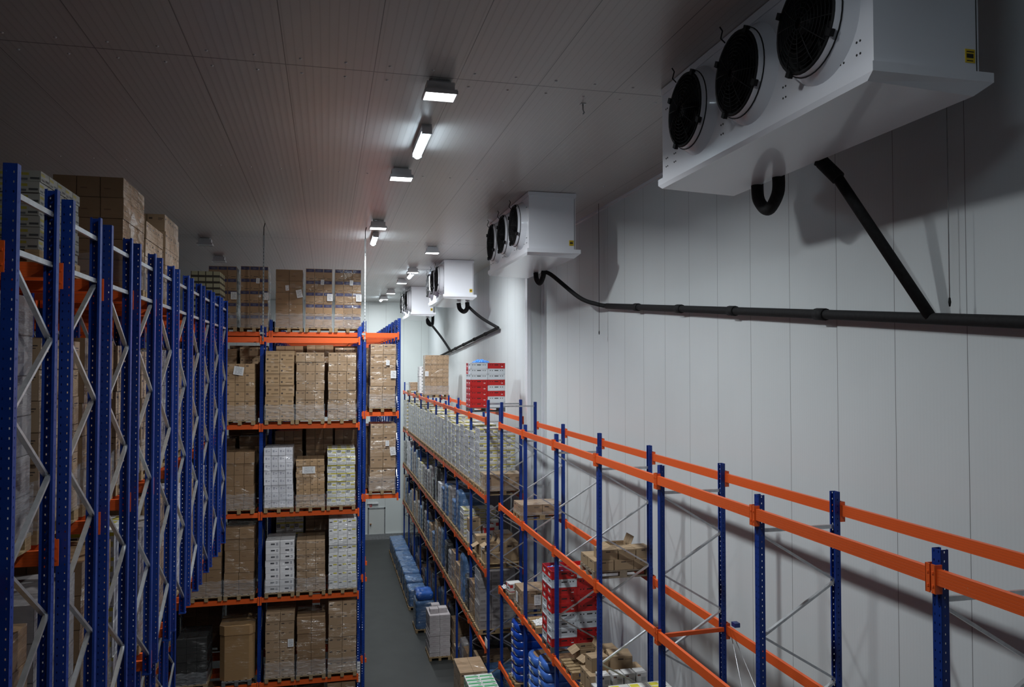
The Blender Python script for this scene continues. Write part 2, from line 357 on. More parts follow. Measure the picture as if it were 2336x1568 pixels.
tub=MB(); tub.b2(-.085,.085,-.75,.75,-.125,.0); tub.b2(-.04,.04,-.5,-.42,-.04,0); tub.b2(-.04,.04,.42,.5,-.04,0); tub.b2(-.085,.085,-.79,-.73,-.18,-.05); tub.b2(-.085,.085,.73,.79,-.18,-.05)
tub_me=tub.mesh('batten_body',M['whitep'])
dif_me=MB().tube([(0,-.75,-.15),(0,-.72,-.15),(0,.72,-.15),(0,.75,-.15)],[.055,.072,.072,.055],14).mesh('diffuser',M['tube'])
def tubelamp(x,y,label):
    t=thing('fluorescent_lamp',label,'ceiling lamp',(x,y,CEIL),0,'fluorescent tube lamps on the ceiling')
    link('batten_body',tub_me,t); link('diffuser',dif_me,t)
flood(1.57,11.15,'lit square white flood lamp nearest the camera, before the first tube')
flood(1.49,16.3,'lit square white flood lamp on the ceiling just beyond the long tube',True,1.0,162,(3,12))
flood(1.4,22.4,'lit square white flood lamp above the near end of the facing rack',True,1.0,128,(4,3))
flood(3.54,26.9,'lit square white flood lamp close before the third cooling unit',True,1.0,160,(2,15))
flood(3.5,32.8,'lit square white flood lamp beside the third cooling unit, behind a bright tube',True,1.0,160,(2,15))
flood(3.44,37.2,'lit square white flood lamp just before the farthest cooling unit',True,1.0,160,(2,15))
flood(3.36,42.6,'lit square white flood lamp second from the end wall',True,1.0,160,(2,15))
flood(3.28,46.6,'lit square white flood lamp nearest the end wall',True,1.0,160,(2,15))
flood(-3.85,26.8,'unlit square flood lamp in the dark, nearest above the yellow carton load',False)
flood(-3.95,31.0,'unlit square flood lamp in the dark, middle of the three unlit',False)
flood(-4.05,35.4,'unlit square flood lamp in the dark, farthest of the three unlit',False)
flood(1.55,5.6,'lit square flood lamp above the top edge of the picture',True,.42,170,(2,-4))
flood(1.55,.2,'added unseen square flood lamp straight above the viewer',True,.08)  # weak fill lamp added out of view
flood(1.55,-5.4,'added unseen square flood lamp on the ceiling behind the viewer',True,.12)  # extra lamp put in behind the camera as fill light
tubelamp(1.64,13.95,'long bright fluorescent tube between the two nearest flood lamps')
tubelamp(1.62,3.4,'added unseen fluorescent tube on the ceiling just above the viewer')  # unseen tube added to light the end of the nearest cooling unit
tubelamp(1.45,25.0,'bright fluorescent tube behind the galvanised pole at the facing rack')
tubelamp(3.6,34.6,'small bright fluorescent tube left of the third cooling unit')
tubelamp(3.2,47.6,'farthest fluorescent tube beside the end wall')

# ------------------------------------------------------------------ racks
_pc={}
def post_me(H):
    k=round(H,3)
    if k not in _pc:
        b=MB(); w=.05; t=.004
        b.b2(-w,w,0,t,0,H); b.b2(-w,-w+t,0,.07,0,H); b.b2(w-t,w,0,.07,0,H)
        b.b2(-w,-w+.022,.07,.07+t,0,H); b.b2(w-.022,w,.07,.07+t,0,H)
        _pc[k]=b.mesh('post',M['post'])
    return _pc[k]
def frame(parent, depth, z0, z1, ang, loc, first='low', ties=(.22,.66), step=1.19, foot=True):
    """upright frame in local y (depth); two posts, horizontal ties, zig-zag braces. loc: front post, ang turns local +y"""
    f=MB()
    if foot: f.b2(-.07,.07,-.03,.12,z0,z0+.012); f.b2(-.07,.07,depth-.12,depth+.03,z0,z0+.012)
    else: f.b2(-.055,.055,-.005,.08,z0,z0+.02); f.b2(-.055,.055,depth-.08,depth+.005,z0,z0+.02)
    fr=obj('upright_frame',f,M['blue'],parent,loc,(0,0,ang))
    H=z1-z0-.012
    link('post',post_me(H),fr,(0,0,z0+.012)); link('post',post_me(H),fr,(0,depth,z0+.012),(0,0,PI))
    ya,yb=.05,depth-.05
    for q in ties:
        z=z1-q; b=MB().bar((0,ya,z),(0,yb,z),.03,.045); obj('tie',b,M['zinc'],fr)
    z-=.05; side=1 if first=='low' else 0
    pts=[]
    while z>z0+.1:
        pts.append((0,ya if side else yb,z)); side=1-side; z-=step/2
    for i in range(len(pts)-1):
        xo=.012 if i%2 else -.012
        b=MB().bar((xo,pts[i][1],pts[i][2]),(xo,pts[i+1][1],pts[i+1][2]),.028,.042,0,(1,0,0)); obj('brace',b,M['zinc'],fr)
    return fr
BH=.13
_bc={}
def beam(parent, p0, p1, side):
    """horizontal beam p0->p1 (post centres); side = unit vector out of the rack face"""
    p0=Vector(p0); p1=Vector(p1); d=p1-p0; L=d.length; key=(round(L,3))
    if key not in _bc:
        b=MB().b2(.053,L-.053,-.025,.025,-BH/2,BH/2); _bc[key]=b.mesh('beam',M['beam'])
        for q,(a,s) in enumerate(((.0,1),(L,-1))):
            c=MB()
            c.b2(min(a+s*.008,a+s*.055),max(a+s*.008,a+s*.055),-.036,-.026,-.14,.10)
            c.b2(min(a+s*.050,a+s*.058),max(a+s*.050,a+s*.058),-.036,.03,-.14,.10)
            c.b2(min(a+s*.02,a+s*.036),max(a+s*.02,a+s*.036),-.042,-.034,.02,.04); c.b2(min(a+s*.02,a+s*.036),max(a+s*.02,a+s*.036),-.042,-.034,-.09,-.07)
            _bc[key,q]=c.mesh('beam_connector',M['orange'])
    ang=math.atan2(d.y,d.x)
    # local -y should point to 'side'
    n=Vector((math.sin(ang),-math.cos(ang),0))
    if n.dot(Vector(side))<0: p0=p1; ang+=PI
    o=link('beam',_bc[key],parent,tuple(p0),(0,0,ang)); link('beam_connector',_bc[key,0],o); link('beam_connector',_bc[key,1],o)
    return o

# --- low racks along the right wall
NX,NB=4.96,6.05
NY=[2.77+2.8*k for k in range(8)]              # 2.77 .. 22.37
NZ=[9.45,7.10,4.71,2.54]
def near_rack():
    t=thing('pallet_rack','blue and orange pallet rack along the near white wall, top shelf empty','rack',(NX,NY[0],0),0,'pallet racks along the right wall')
    for k,y in enumerate(NY):
        frame(t,NB-NX,0,10.12 if k==7 else 9.67,-PI/2,(0,y-NY[0],0),'low',(.12,.87) if k==7 else (.42,))
    for k in range(7):
        for z in NZ:
            a,b=NY[k]-NY[0],NY[k+1]-NY[0]
            beam(t,(-.026,a,z),(-.026,b,z),(-1,0,0))
            if not (z==NZ[1] and k in(1,)): beam(t,(NB-NX+.026,a,z),(NB-NX+.026,b,z),(1,0,0))
    yb=NY[3]-NY[0]
    b=MB().bar((.06,yb-.05,NZ[1]),(NB-NX-.05,yb-.05,NZ[1]+.02),.05,.06); obj('tie_beam',b,M['orange'],t)
    b=MB()
    for a,c in (((NB-NX+.08,yb,NZ[1]+.05),(NB-NX+.08,yb-2.8,NZ[2])),((NB-NX+.08,yb-2.8,NZ[1]),(NB-NX+.08,yb,NZ[2])),((NB-NX+.08,yb,NZ[1]+.05),(NB-NX+.08,yb-1.1,NZ[2])),((.1,yb,NZ[1]-.15),(NB-NX+.05,yb-2.6,NZ[1]-1.0))):
        b.tube([a,c],.007,6)
    obj('tension_cable',b,M['zinc'],t)
    obj('bracket',MB().b2(NB-NX+.08,NB-NX+.17,yb-.17,yb-.06,NZ[1]+.066,NZ[1]+.13),M['blue'],t)
    return t
near_rack()
FX,FB=4.62,5.68
FY=[22.66+2.82*k for k in range(10)]           # 22.66 .. 48.04
FZ=[9.58,7.28,5.12,2.9]
def far_rack():
    t=thing('pallet_rack','blue and orange pallet rack packed with white carton loads toward the end wall','rack',(FX,FY[0],0),0,'pallet racks along the right wall')
    for k,y in enumerate(FY):
        frame(t,FB-FX,0,10.18 if k in(0,9) else 9.78,-PI/2,(0,y-FY[0],0),'low',(.12,.85) if k in(0,9) else (.45,))
    for k in range(9):
        a,b=FY[k]-FY[0],FY[k+1]-FY[0]
        for z in FZ:
            beam(t,(-.026,a,z),(-.026,b,z),(-1,0,0)); beam(t,(FB-FX+.026,a,z),(FB-FX+.026,b,z),(1,0,0))
    s=obj('shelf_sign',MB().b2(-.06,-.05,-.32,0,3.02,3.26),M['label'],t); s['label']='white printed plate'
    return t
far_rack()

# --- tall mobile rack rows
RD=.98; PITCH=1.345
LX=-2.35; LIN=[-3.42,-6.22,-9.02]
LY=[6.62+PITCH*i for i in range(10)]
LZ=[12.04,9.52,7.10]; LZL=[4.6,2.1]
ORD=['first','second','third','fourth','fifth','sixth','seventh','eighth','ninth','tenth','eleventh','twelfth']
def left_row(i,y):
    t=thing('mobile_rack_row','blue zig-zag braced rack row on the left, %s from the camera'%ORD[i],'rack',(LX,y,0),0,'tall rack rows on the left')
    frame(t,RD,7.0,12.74,0,(0,0,0),'low' if i%2==0 else 'high',foot=False)
    for x in LIN: frame(t,RD,0,12.74,0,(x-LX,0,0),'low')
    xs=[LX]+LIN
    for a,b in zip(xs[1:],xs[:-1]):
        for z in LZ+(LZL if b!=LX else []):
            beam(t,(a-LX,-.026,z),(b-LX,-.026,z),(0,-1,0)); beam(t,(a-LX,RD+.026,z),(b-LX,RD+.026,z),(0,1,0))
for i,y in enumerate(LY): left_row(i,y)
F_Y=23.62; F_X=[-7.42,-4.62,-1.82,.975]; F_Z=[11.95,9.43,6.9,4.48,2.07]
def facing_row():
    t=thing('mobile_rack_row','tall blue and orange rack row facing the camera, loaded with shrink-wrapped pallets','rack',(F_X[3],F_Y,0))
    for x in F_X: frame(t,RD,0,12.36,0,(x-F_X[3],0,0))
    for a,b in zip(F_X[:-1],F_X[1:]):
        for z in F_Z:
            beam(t,(a-F_X[3],-.026,z),(b-F_X[3],-.026,z),(0,-1,0)); beam(t,(a-F_X[3],RD+.026,z),(b-F_X[3],RD+.026,z),(0,1,0))
    s=obj('rack_label_strip',MB().b2(-.045,.045,-.012,-.005,1.9,2.5),M['label'],t); s['label']='white printed strip'
facing_row()
G_Y=F_Y+PITCH; G_X=[-7.26,-4.46,-1.66,1.16]; G_END=2.24
G_Z=[12.16,9.67,7.09]; G_ZL=[4.6,2.1]
def far_row(i,y):
    lab='tall blue rack row directly behind the facing row, its end bay hanging over the aisle' if i==0 else 'tall blue rack row behind the facing rack, %s in the receding line'%ORD[i]
    t=thing('mobile_rack_row',lab,'rack',(G_END,y,0),0,'tall rack rows behind the facing row')
    frame(t,RD,7.0,12.7,0,(0,0,0),'low',foot=False)
    for x in G_X[(0 if i<2 else 2):]: frame(t,RD,0,12.6,0,(x-G_END,0,0))
    xs=G_X[(0 if i<2 else 2):]+[G_END]
    for a,b in zip(xs[:-1],xs[1:]):
        for z in G_Z+(G_ZL if b!=G_END else []):
            beam(t,(a-G_END,-.026,z),(b-G_END,-.026,z),(0,-1,0)); beam(t,(a-G_END,RD+.026,z),(b-G_END,RD+.026,z),(0,1,0))
    if i==0:
        c=MB()
        for z in (4.6,2.1,5.1):
            c.b2(1.21-G_END,1.225-G_END,.0,.06,z-.14,z+.12); c.b2(1.22-G_END,1.27-G_END,-.01,.05,z-.14,z-.02)
        obj('beam_stop',c,M['orange'],t)
for i in range(12): far_row(i,G_Y+PITCH*i)
# guide poles from the facing row up to the ceiling
for x,y,lab in ((-1.79,F_Y-.06,'thin perforated galvanised pole from the facing rack to the ceiling, left one'),(1.10,F_Y-.06,'thin perforated galvanised pole at the right end of the facing rack')):
    t=thing('guide_pole',lab,'pole',(x,y,11.9),0,'guide poles on the facing rack')
    b=MB(); H=CEIL-11.9
    b.b2(-.02,.02,-.004,0,0,H-.55); b.b2(-.02,-.016,-.004,.03,0,H-.55); b.b2(.016,.02,-.004,.03,0,H-.55); obj('strip',b,M['zincd'],t)
    h=MB()
    for k in range(int((H-.6)/.1)): h.b2(-.007,.007,-.0065,-.004,.05+k*.1,.085+k*.1)
    obj('slot',h,M['dark'],t)['kind']='stuff'
    obj('bracket',MB().b2(-.026,.026,-.012,.03,H-.72,H-.35),M['zincd'],t)
    obj('clamp',MB().b2(-.09,.02,-.01,.058,.2,.26),M['zincd'],t)
    obj('hook',MB().tube([(0,0,H-.36),(0,0,H-.12),(.03,.02,H)],.012,8),M['black'],t)

# ------------------------------------------------------------------ pallets and loads
def pallet_mb(a,b):   # a along x (board-end side), b along y = stringer length 1.2 when b>=a
    m=MB(); along_y=b>=a; w,l=(a,b) if along_y else (b,a)
    def bx(x0,x1,y0,y1,z0,z1):
        if along_y: m.b2(x0,x1,y0,y1,z0,z1)
        else: m.b2(y0,y1,x0,x1,z0,z1)
    for x in (-.5,0,.5):
        cx=x*(w-.1)
        bx(cx-.05,cx+.05,-l/2,l/2,0,.022)
        for y in (-.5,0,.5):
            cy=y*(l-.145); bx(cx-.05,cx+.05,cy-.072,cy+.072,.022,.1)
    for y in (-.5,0,.5):
        cy=y*(l-.145); bx(-w/2,w/2,cy-.072,cy+.072,.1,.122)
    n=5
    for i in range(n):
        cx=(-.5+i/(n-1))*(w-.12); bx(cx-.06,cx+.06,-l/2,l/2,.122,.144)
    return m
PM={}
def pallet_me(a,b,mat='wood'):
    k=(a,b,mat)
    if k not in PM: PM[k]=pallet_mb(a,b).mesh('pallet',M[mat])
    return PM[k]
CMESH={}
def carton_me(kind,d):
    k=(kind,tuple(round(x,3) for x in d))
    if k not in CMESH: CMESH[k]=MB().box((0,0,d[2]/2),d).mesh('carton',CM[kind])
    return CMESH[k]
def lump_mb(d,layers,seed,bulge=.014,nz=.016):
    from mathutils import noise as mn
    b=MB(); W,D,H=d; n=7; m=max(layers*3,6)
    def P(u,v,w):   # u,v,w in -1..1 on the box surface
        e=12
        k=(abs(u)**e+abs(v)**e)**(1/e) if (u or v) else 0
        f=1.0
        if k>1: f=1/k
        ph=(w+1)/2*layers; bl=abs(math.sin(ph*PI))**.6*bulge-bulge
        top=max(0,(w-.86)/.14); edge=max(abs(u),abs(v))
        x=u*f*(W/2+bl-.016*top*top); y=v*f*(D/2+bl-.016*top*top); z=(w+1)/2*H
        q=Vector((x*2.2+seed*3.1,y*2.2+seed,z*2.2)); a=mn.noise_vector(q)*nz+mn.noise_vector(q*2.7)*nz*.6
        if w<-.99: a.z=0
        if w>.99: a.z=a.z*1.5-.025*edge**4
        return (x+a.x,y+a.y,z+a.z)
    ring=[]
    for i in range(n): ring.append((-1+2*i/n,-1))
    for i in range(n): ring.append((1,-1+2*i/n))
    for i in range(n): ring.append((1-2*i/n,1))
    for i in range(n): ring.append((-1,1-2*i/n))
    R_=len(ring); base=len(b.v)
    for j in range(m+1):
        for u,v in ring: b.v.append(P(u,v,-1+2*j/m))
    for j in range(m):
        for k in range(R_):
            k2=(k+1)%R_; b.f.append((base+j*R_+k,base+j*R_+k2,base+(j+1)*R_+k2,base+(j+1)*R_+k))
            u0,u1=(k%n)/n,(k%n+1)/n; v0,v1=(j*layers/m)%1.0,((j+1)*layers/m-1e-6)%1.0
            b.uv.append([(u0,v0),(u1,v0),(u1,v1),(u0,v1)]); b.m.append(0); b.sm.append(True)
    for i in range(n):
        for j in range(n):
            q=[(-1+2*(i+a)/n,-1+2*(j+c)/n) for a,c in ((0,0),(1,0),(1,1),(0,1))]
            b.quad([P(u,v,1) for u,v in q],[(2+(u+1)/2,(v+1)/2) for u,v in q],0,True)
    return b
STK={}
def stack_mb(n,d,rr,jit=.008):
    b=MB(); nx,ny,nz=n; W,D,H=d; cx,cy,cz=W/nx,D/ny,H/nz
    for k in range(nz):
        jx,jy=rr.uniform(-jit,jit),rr.uniform(-jit,jit)
        for i in range(nx):
            for j in range(ny):
                if 0<i<nx-1 and 0<j<ny-1 and k<nz-1: continue
                b.box((-W/2+cx*(i+.5)+jx,-D/2+cy*(j+.5)+jy,cz*(k+.5)),(cx-.006,cy-.006,cz-.004))
    return b
def film_band(W,D,h):
    b=MB(); o=.012; pts=[(-W/2-o,-D/2-o),(W/2+o,-D/2-o),(W/2+o,D/2+o),(-W/2-o,D/2+o)]
    for i in range(4):
        p,q=pts[i],pts[(i+1)%4]
        n=6
        for s in range(n):
            a=(p[0]+(q[0]-p[0])*s/n,p[1]+(q[1]-p[1])*s/n); c=(p[0]+(q[0]-p[0])*(s+1)/n,p[1]+(q[1]-p[1])*(s+1)/n)
            h1=h+.02*math.sin(s*2.1+i); h2=h+.02*math.sin((s+1)*2.1+i) if s<n-1 else h+.02*math.sin((i+1)%4)
            if s==0: h1=h+.02*math.sin(i)
            b.quad([(a[0],a[1],.125),(c[0],c[1],.125),(c[0],c[1],h2),(a[0],a[1],h1)])
    return b
def load(label, cat, x, y, z, W, D, ztop, kind, n, group=None, detail=1, labels=(), film=True, lean=0, pmat='wood', name='pallet_load', rot=0, capk=None):
    """wrapped pallet load; (x,y) centre, z shelf height; labels: (face, u, height, w, h, tilt)"""
    rr=random.Random(hash((round(x,2),round(y,2),round(z,2)))&0xffff)
    t=thing(name,label,cat,(x,y,z),rot,group)
    link('pallet',pallet_me(round(max(min(W+.02,1.2),.8),2) if W<1 else 1.2,1.2 if W<1 else .8,pmat),t)
    H=ztop-z-.146; nx,ny,nz=n
    if detail:
        cx,cy,cz=W/nx,D/ny,H/nz; me=carton_me(kind,(cx-.006,cy-.006,cz-.004))
        for k in range(nz):
            jx,jy=rr.uniform(-.009,.009)+lean*(k*cz),rr.uniform(-.009,.009)
            for i in range(nx):
                for j in range(ny):
                    if 0<i<nx-1 and 0<j<ny-1 and k<nz-1: continue
                    link('carton',me,t,(-W/2+cx*(i+.5)+jx,-D/2+cy*(j+.5)+jy+rr.uniform(-.004,.004),.146+cz*k))
        jd=.02
    else:
        if kind in ('bluewrap','greywrap','darkwrap','bluedeep'): obj('wrapped_goods',lump_mb((W,D,H),nz,rr.random()*20),CM[kind],t,(0,0,.146))
        else: obj('carton_stack',stack_mb(n,(W,D,H),rr),CM[kind],t,(0,0,.146))
        jd=.012
    if film and detail:
        obj('stretch_film',film_band(W+.02,D+.02,.146+min(.42,H*.26)),M['film'],t)
    for face,u,hh,w,h,tilt in labels:
        b=MB().box((0,0,0),(w,.004,h))
        dx=lean*hh
        if face=='y': o=obj('label',b,M['label'],t,(u*W/2+dx,-D/2-jd-.018,hh),(0,tilt,0))
        else: o=obj('label',b,M['label'],t,(-W/2-jd-.018,u*D/2,hh),(0,tilt,-PI/2)); 
        o['label']='white paper label'
    return t

fg='pallet loads in the facing rack row'
LW,LD=.80,1.16
yc=F_Y+.5
def F(lv,x,ztop,kind,n,lab,labels=(),W=.80,film=True,detail=1,lean=0,**kw):
    z=(F_Z[lv] if lv<5 else -.066)+.066
    return load(lab,'pallet load',x,yc,z,W,LD,ztop,kind,n,fg,detail,labels,film,lean,**kw)
# top shelf
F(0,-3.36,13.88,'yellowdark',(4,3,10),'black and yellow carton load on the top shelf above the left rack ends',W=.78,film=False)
# second shelf
F(1,-2.40,11.25,'kraftdots',(3,2,6),'brown carton load with big white label, second shelf, left of the blue post',[('y',-.1,1.55,.27,.24,.15)])
F(1,-1.31,11.62,'kraftbar',(2,2,6),'tall brown load on the second shelf just right of the blue post')
F(1,-.46,11.58,'kraft',(3,2,7),'tall brown load in the middle of the second shelf')
F(1,.45,11.58,'kraft',(3,2,7),'glossy wrapped brown load at the right end of the second shelf')
# third shelf
F(2,-2.40,8.72,'plain',(3,2,5),'dark brown load on the third shelf left of the blue post')
F(2,-1.31,8.82,'whitelogo',(4,2,8),'bluish white carton load on the third shelf beside the blue post',lean=-.02)
F(2,-.43,8.45,'kraftdots',(4,2,8),'lower brown load with strip label between two white loads',[('y',-.1,1.2,.36,.2,0)],lean=-.01)
F(2,.44,8.76,'whiteyellow',(3,2,7),'white and yellow carton load at the right end of the third shelf')
# fourth shelf
F(3,-3.25,6.55,'plain',(2,2,5),'brown load on the fourth shelf half hidden by the left rack ends')
F(3,-2.38,6.58,'plain',(2,2,6),'dark brown load on the fourth shelf left of the blue post')
F(3,-1.27,6.15,'whiteround',(2,2,8),'white carton load with black ovals on the fourth shelf')
F(3,-.40,6.12,'kraft',(3,2,7),'glinting wrapped brown load in the middle of the fourth shelf',lean=-.005)
F(3,.50,6.70,'whitebar',(3,2,8),'white load with thin yellow print at the right of the fourth shelf')
# fifth shelf
F(4,-3.62,3.55,'darkwrap',(3,2,6),'black film wrapped load on the fifth shelf at far left')
F(4,-1.25,4.12,'kraft',(2,2,7),'brown load with white label on the fifth shelf beside the post',[('y',.75,1.1,.16,.22,0)])
F(4,-.38,3.92,'plain',(2,2,7),'dark brown load in the middle of the fifth shelf')
F(4,.50,4.30,'kraft',(2,2,6),'brown load with film bands at the right of the fifth shelf')
# tan octagonal container
def octabin():
    t=thing('octagonal_container','tall plain tan octagonal container on the fifth shelf beside the black load','container',(-2.42,yc,F_Z[4]+.066),0,fg)
    link('pallet',pallet_me(.8,1.2,'greypl'),t)
    a,bb,c=.47,.56,.14
    prof=[(a-c,-bb),(a,-bb+c),(a,bb-c),(a-c,bb),(-a+c,bb),(-a,bb-c),(-a,-bb+c),(-a+c,-bb)]
    def prism(sc_,z0,z1):
        b=MB(); lo=[(p[0]*sc_,p[1]*sc_,z0) for p in prof]; hi=[(p[0]*sc_,p[1]*sc_,z1) for p in prof]
        for i in range(8):
            j=(i+1)%8; b.quad([lo[i],lo[j],hi[j],hi[i]],[(.2,.2),(.8,.2),(.8,.8),(.2,.8)])
        b.quad(hi,[(2.2,.2)]*8); b.quad(lo[::-1],[(5,5)]*8); return b
    obj('body',prism(1,.146,1.5),CM['octa'],t); obj('lid',prism(1.025,1.42,1.68),CM['octa'],t)
octabin()
# floor level of the facing row
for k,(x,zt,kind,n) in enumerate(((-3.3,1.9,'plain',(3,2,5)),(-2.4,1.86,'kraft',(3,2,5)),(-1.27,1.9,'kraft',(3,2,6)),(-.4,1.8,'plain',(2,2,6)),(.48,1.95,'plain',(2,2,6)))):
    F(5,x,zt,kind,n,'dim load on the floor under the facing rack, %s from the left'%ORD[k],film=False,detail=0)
# row behind: top shelf
gg='pallet loads in the row behind the facing row'
def G(lv,x,ztop,kind,n,lab,labels=(),W=.8,detail=1,film=True,lean=0):
    z=(G_Z+G_ZL)[lv]+.066
    return load(lab,'pallet load',x,G_Y+.5,z,W,LD,ztop,kind,n,gg,detail,labels,film,lean)
lb=[('y',.25,1.55,.1,.16,.05),('y',.82,1.08,.17,.22,0)]
G(0,-3.06,14.2,'blueband',(3,2,5),'blue banded brown load on the top shelf beside the black and yellow load',[('y',.8,1.08,.17,.22,0)])
G(0,-2.15,14.22,'blueband',(3,2,5),'blue banded brown load on the top shelf left of the upper post',lb)
G(0,-1.13,14.15,'plain',(2,2,5),'plain brown load with tilted label on the top shelf',[('y',-.15,1.35,.1,.16,-.08),('y',.75,1.18,.17,.24,-.2)])
G(0,-.24,14.2,'blueband',(3,2,5),'blue banded brown load second from right on the top shelf',lb)
G(0,.64,14.2,'blueband',(3,2,5),'glossy blue banded load at the right end of the top shelf',lb)
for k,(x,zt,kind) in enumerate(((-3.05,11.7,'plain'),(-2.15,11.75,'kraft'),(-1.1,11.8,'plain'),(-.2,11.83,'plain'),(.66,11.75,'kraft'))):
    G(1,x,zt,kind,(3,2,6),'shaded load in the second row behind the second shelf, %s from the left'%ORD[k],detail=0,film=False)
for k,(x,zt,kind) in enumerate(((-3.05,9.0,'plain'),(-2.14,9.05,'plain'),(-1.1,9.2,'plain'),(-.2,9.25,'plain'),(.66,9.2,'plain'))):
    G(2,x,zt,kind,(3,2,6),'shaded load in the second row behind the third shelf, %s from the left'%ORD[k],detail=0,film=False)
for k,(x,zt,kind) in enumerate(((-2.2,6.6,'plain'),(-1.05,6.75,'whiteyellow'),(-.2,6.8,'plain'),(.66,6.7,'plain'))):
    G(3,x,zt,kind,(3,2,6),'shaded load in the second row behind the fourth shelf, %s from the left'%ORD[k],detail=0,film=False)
# third row: seen only as darkness in the gaps
for lv in (1,2,3,4):
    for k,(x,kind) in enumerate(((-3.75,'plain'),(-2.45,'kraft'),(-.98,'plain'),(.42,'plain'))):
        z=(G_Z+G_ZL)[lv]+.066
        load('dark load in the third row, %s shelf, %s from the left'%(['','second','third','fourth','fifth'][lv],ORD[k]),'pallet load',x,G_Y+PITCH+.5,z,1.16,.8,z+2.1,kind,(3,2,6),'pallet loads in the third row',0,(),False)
for lv in (1,2):
    z=G_Z[lv]+.066
    load('dark load in the third row overhang, %s shelf above the aisle'%['','upper','lower'][lv],'pallet load',1.68,G_Y+PITCH+.5,z,.8,1.16,z+2.05,'plain',(2,2,6),'pallet loads in the third row',0,(),False)
# overhanging end bay
G(1,1.72,11.88,'kraft',(2,2,6),'wrapped brown load in the upper overhanging bay above the aisle',[('y',.35,1.55,.11,.16,.03),('y',.8,1.18,.17,.24,0)],lean=.012)
G(2,1.72,9.36,'kraft',(2,2,6),'wrapped brown load in the lower overhanging bay above the far door',[('y',.3,1.6,.11,.17,.0),('y',.75,1.35,.17,.26,-.12)],lean=.02)
# left rows, end bay loads
lg='pallet loads at the left rack ends'
lvn=['top','middle','lower']
def Lload(i,lv,ztop,kind,n,desc,W=.8,x=-2.93,detail=1,film=True,labels=()):
    load('%s, %s shelf, %s left rack row from the camera'%(desc,lvn[lv],ORD[i]),'pallet load',x,LY[i]+.49,LZ[lv]+.066,W,1.16,ztop,kind,n,lg,detail,labels,film)
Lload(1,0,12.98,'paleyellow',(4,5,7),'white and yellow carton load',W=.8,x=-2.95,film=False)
Lload(3,0,13.55,'plain',(3,3,5),'tall brown load',W=.80,x=-2.88)
Lload(4,0,13.25,'kraft',(3,3,4),'brown wrapped load',x=-2.9)
Lload(5,0,13.6,'kraft',(3,3,5),'brown load with red mark',x=-2.9)
specs1=[('greywrap',11.8,(2,3,6)),('kraft',11.45,(3,3,6)),('plain',11.5,(3,3,5)),('kraft',11.45,(3,3,6)),('kraft',11.4,(3,3,5)),('greywrap',11.45,(3,3,6)),('kraft',11.5,(3,3,5)),('plain',11.4,(3,3,5)),('kraft',11.4,(3,3,5)),('kraft',11.3,(3,3,5))]
dsc={'greywrap':'grey film wrapped load','kraft':'wrapped brown load','plain':'dark brown load','whiteyellow':'white and yellow load','whitelogo':'white carton load','darkwrap':'black wrapped load'}
for i,(k,zt,n) in enumerate(specs1): Lload(i,1,zt,k,n,dsc[k],x=-2.93)
specs2=[('plain',8.95,(2,2,5)),('greywrap',9.05,(2,3,5)),('plain',9.1,(3,3,5)),('whiteyellow',9.15,(3,3,6)),('greywrap',8.9,(3,3,5)),('kraft',9.1,(3,3,5)),('whitelogo',9.0,(3,3,6)),('kraft',8.9,(3,3,5)),('whiteyellow',9.0,(3,3,6)),('plain',8.8,(3,3,5))]
for i,(k,zt,n) in enumerate(specs2): Lload(i,2,zt,k,n,dsc[k],x=-2.93)
ig='loads deeper in the left rack rows'
for i in range(10):
    for lv,z in enumerate([LZ[1],LZ[2],LZL[0],LZL[1]]):
        kind=R.choice(['plain','kraft','greywrap','darkwrap']); x=-3.92
        load('%s one bay deep, %s shelf, %s left rack row from the camera'%(dsc[kind],['second','third','fourth','fifth'][lv],ORD[i]),'pallet load',x,LY[i]+.49,z+.066,.8,1.16,z+.066+R.uniform(1.5,2.05),kind,(3,3,6),ig,0,(),False)

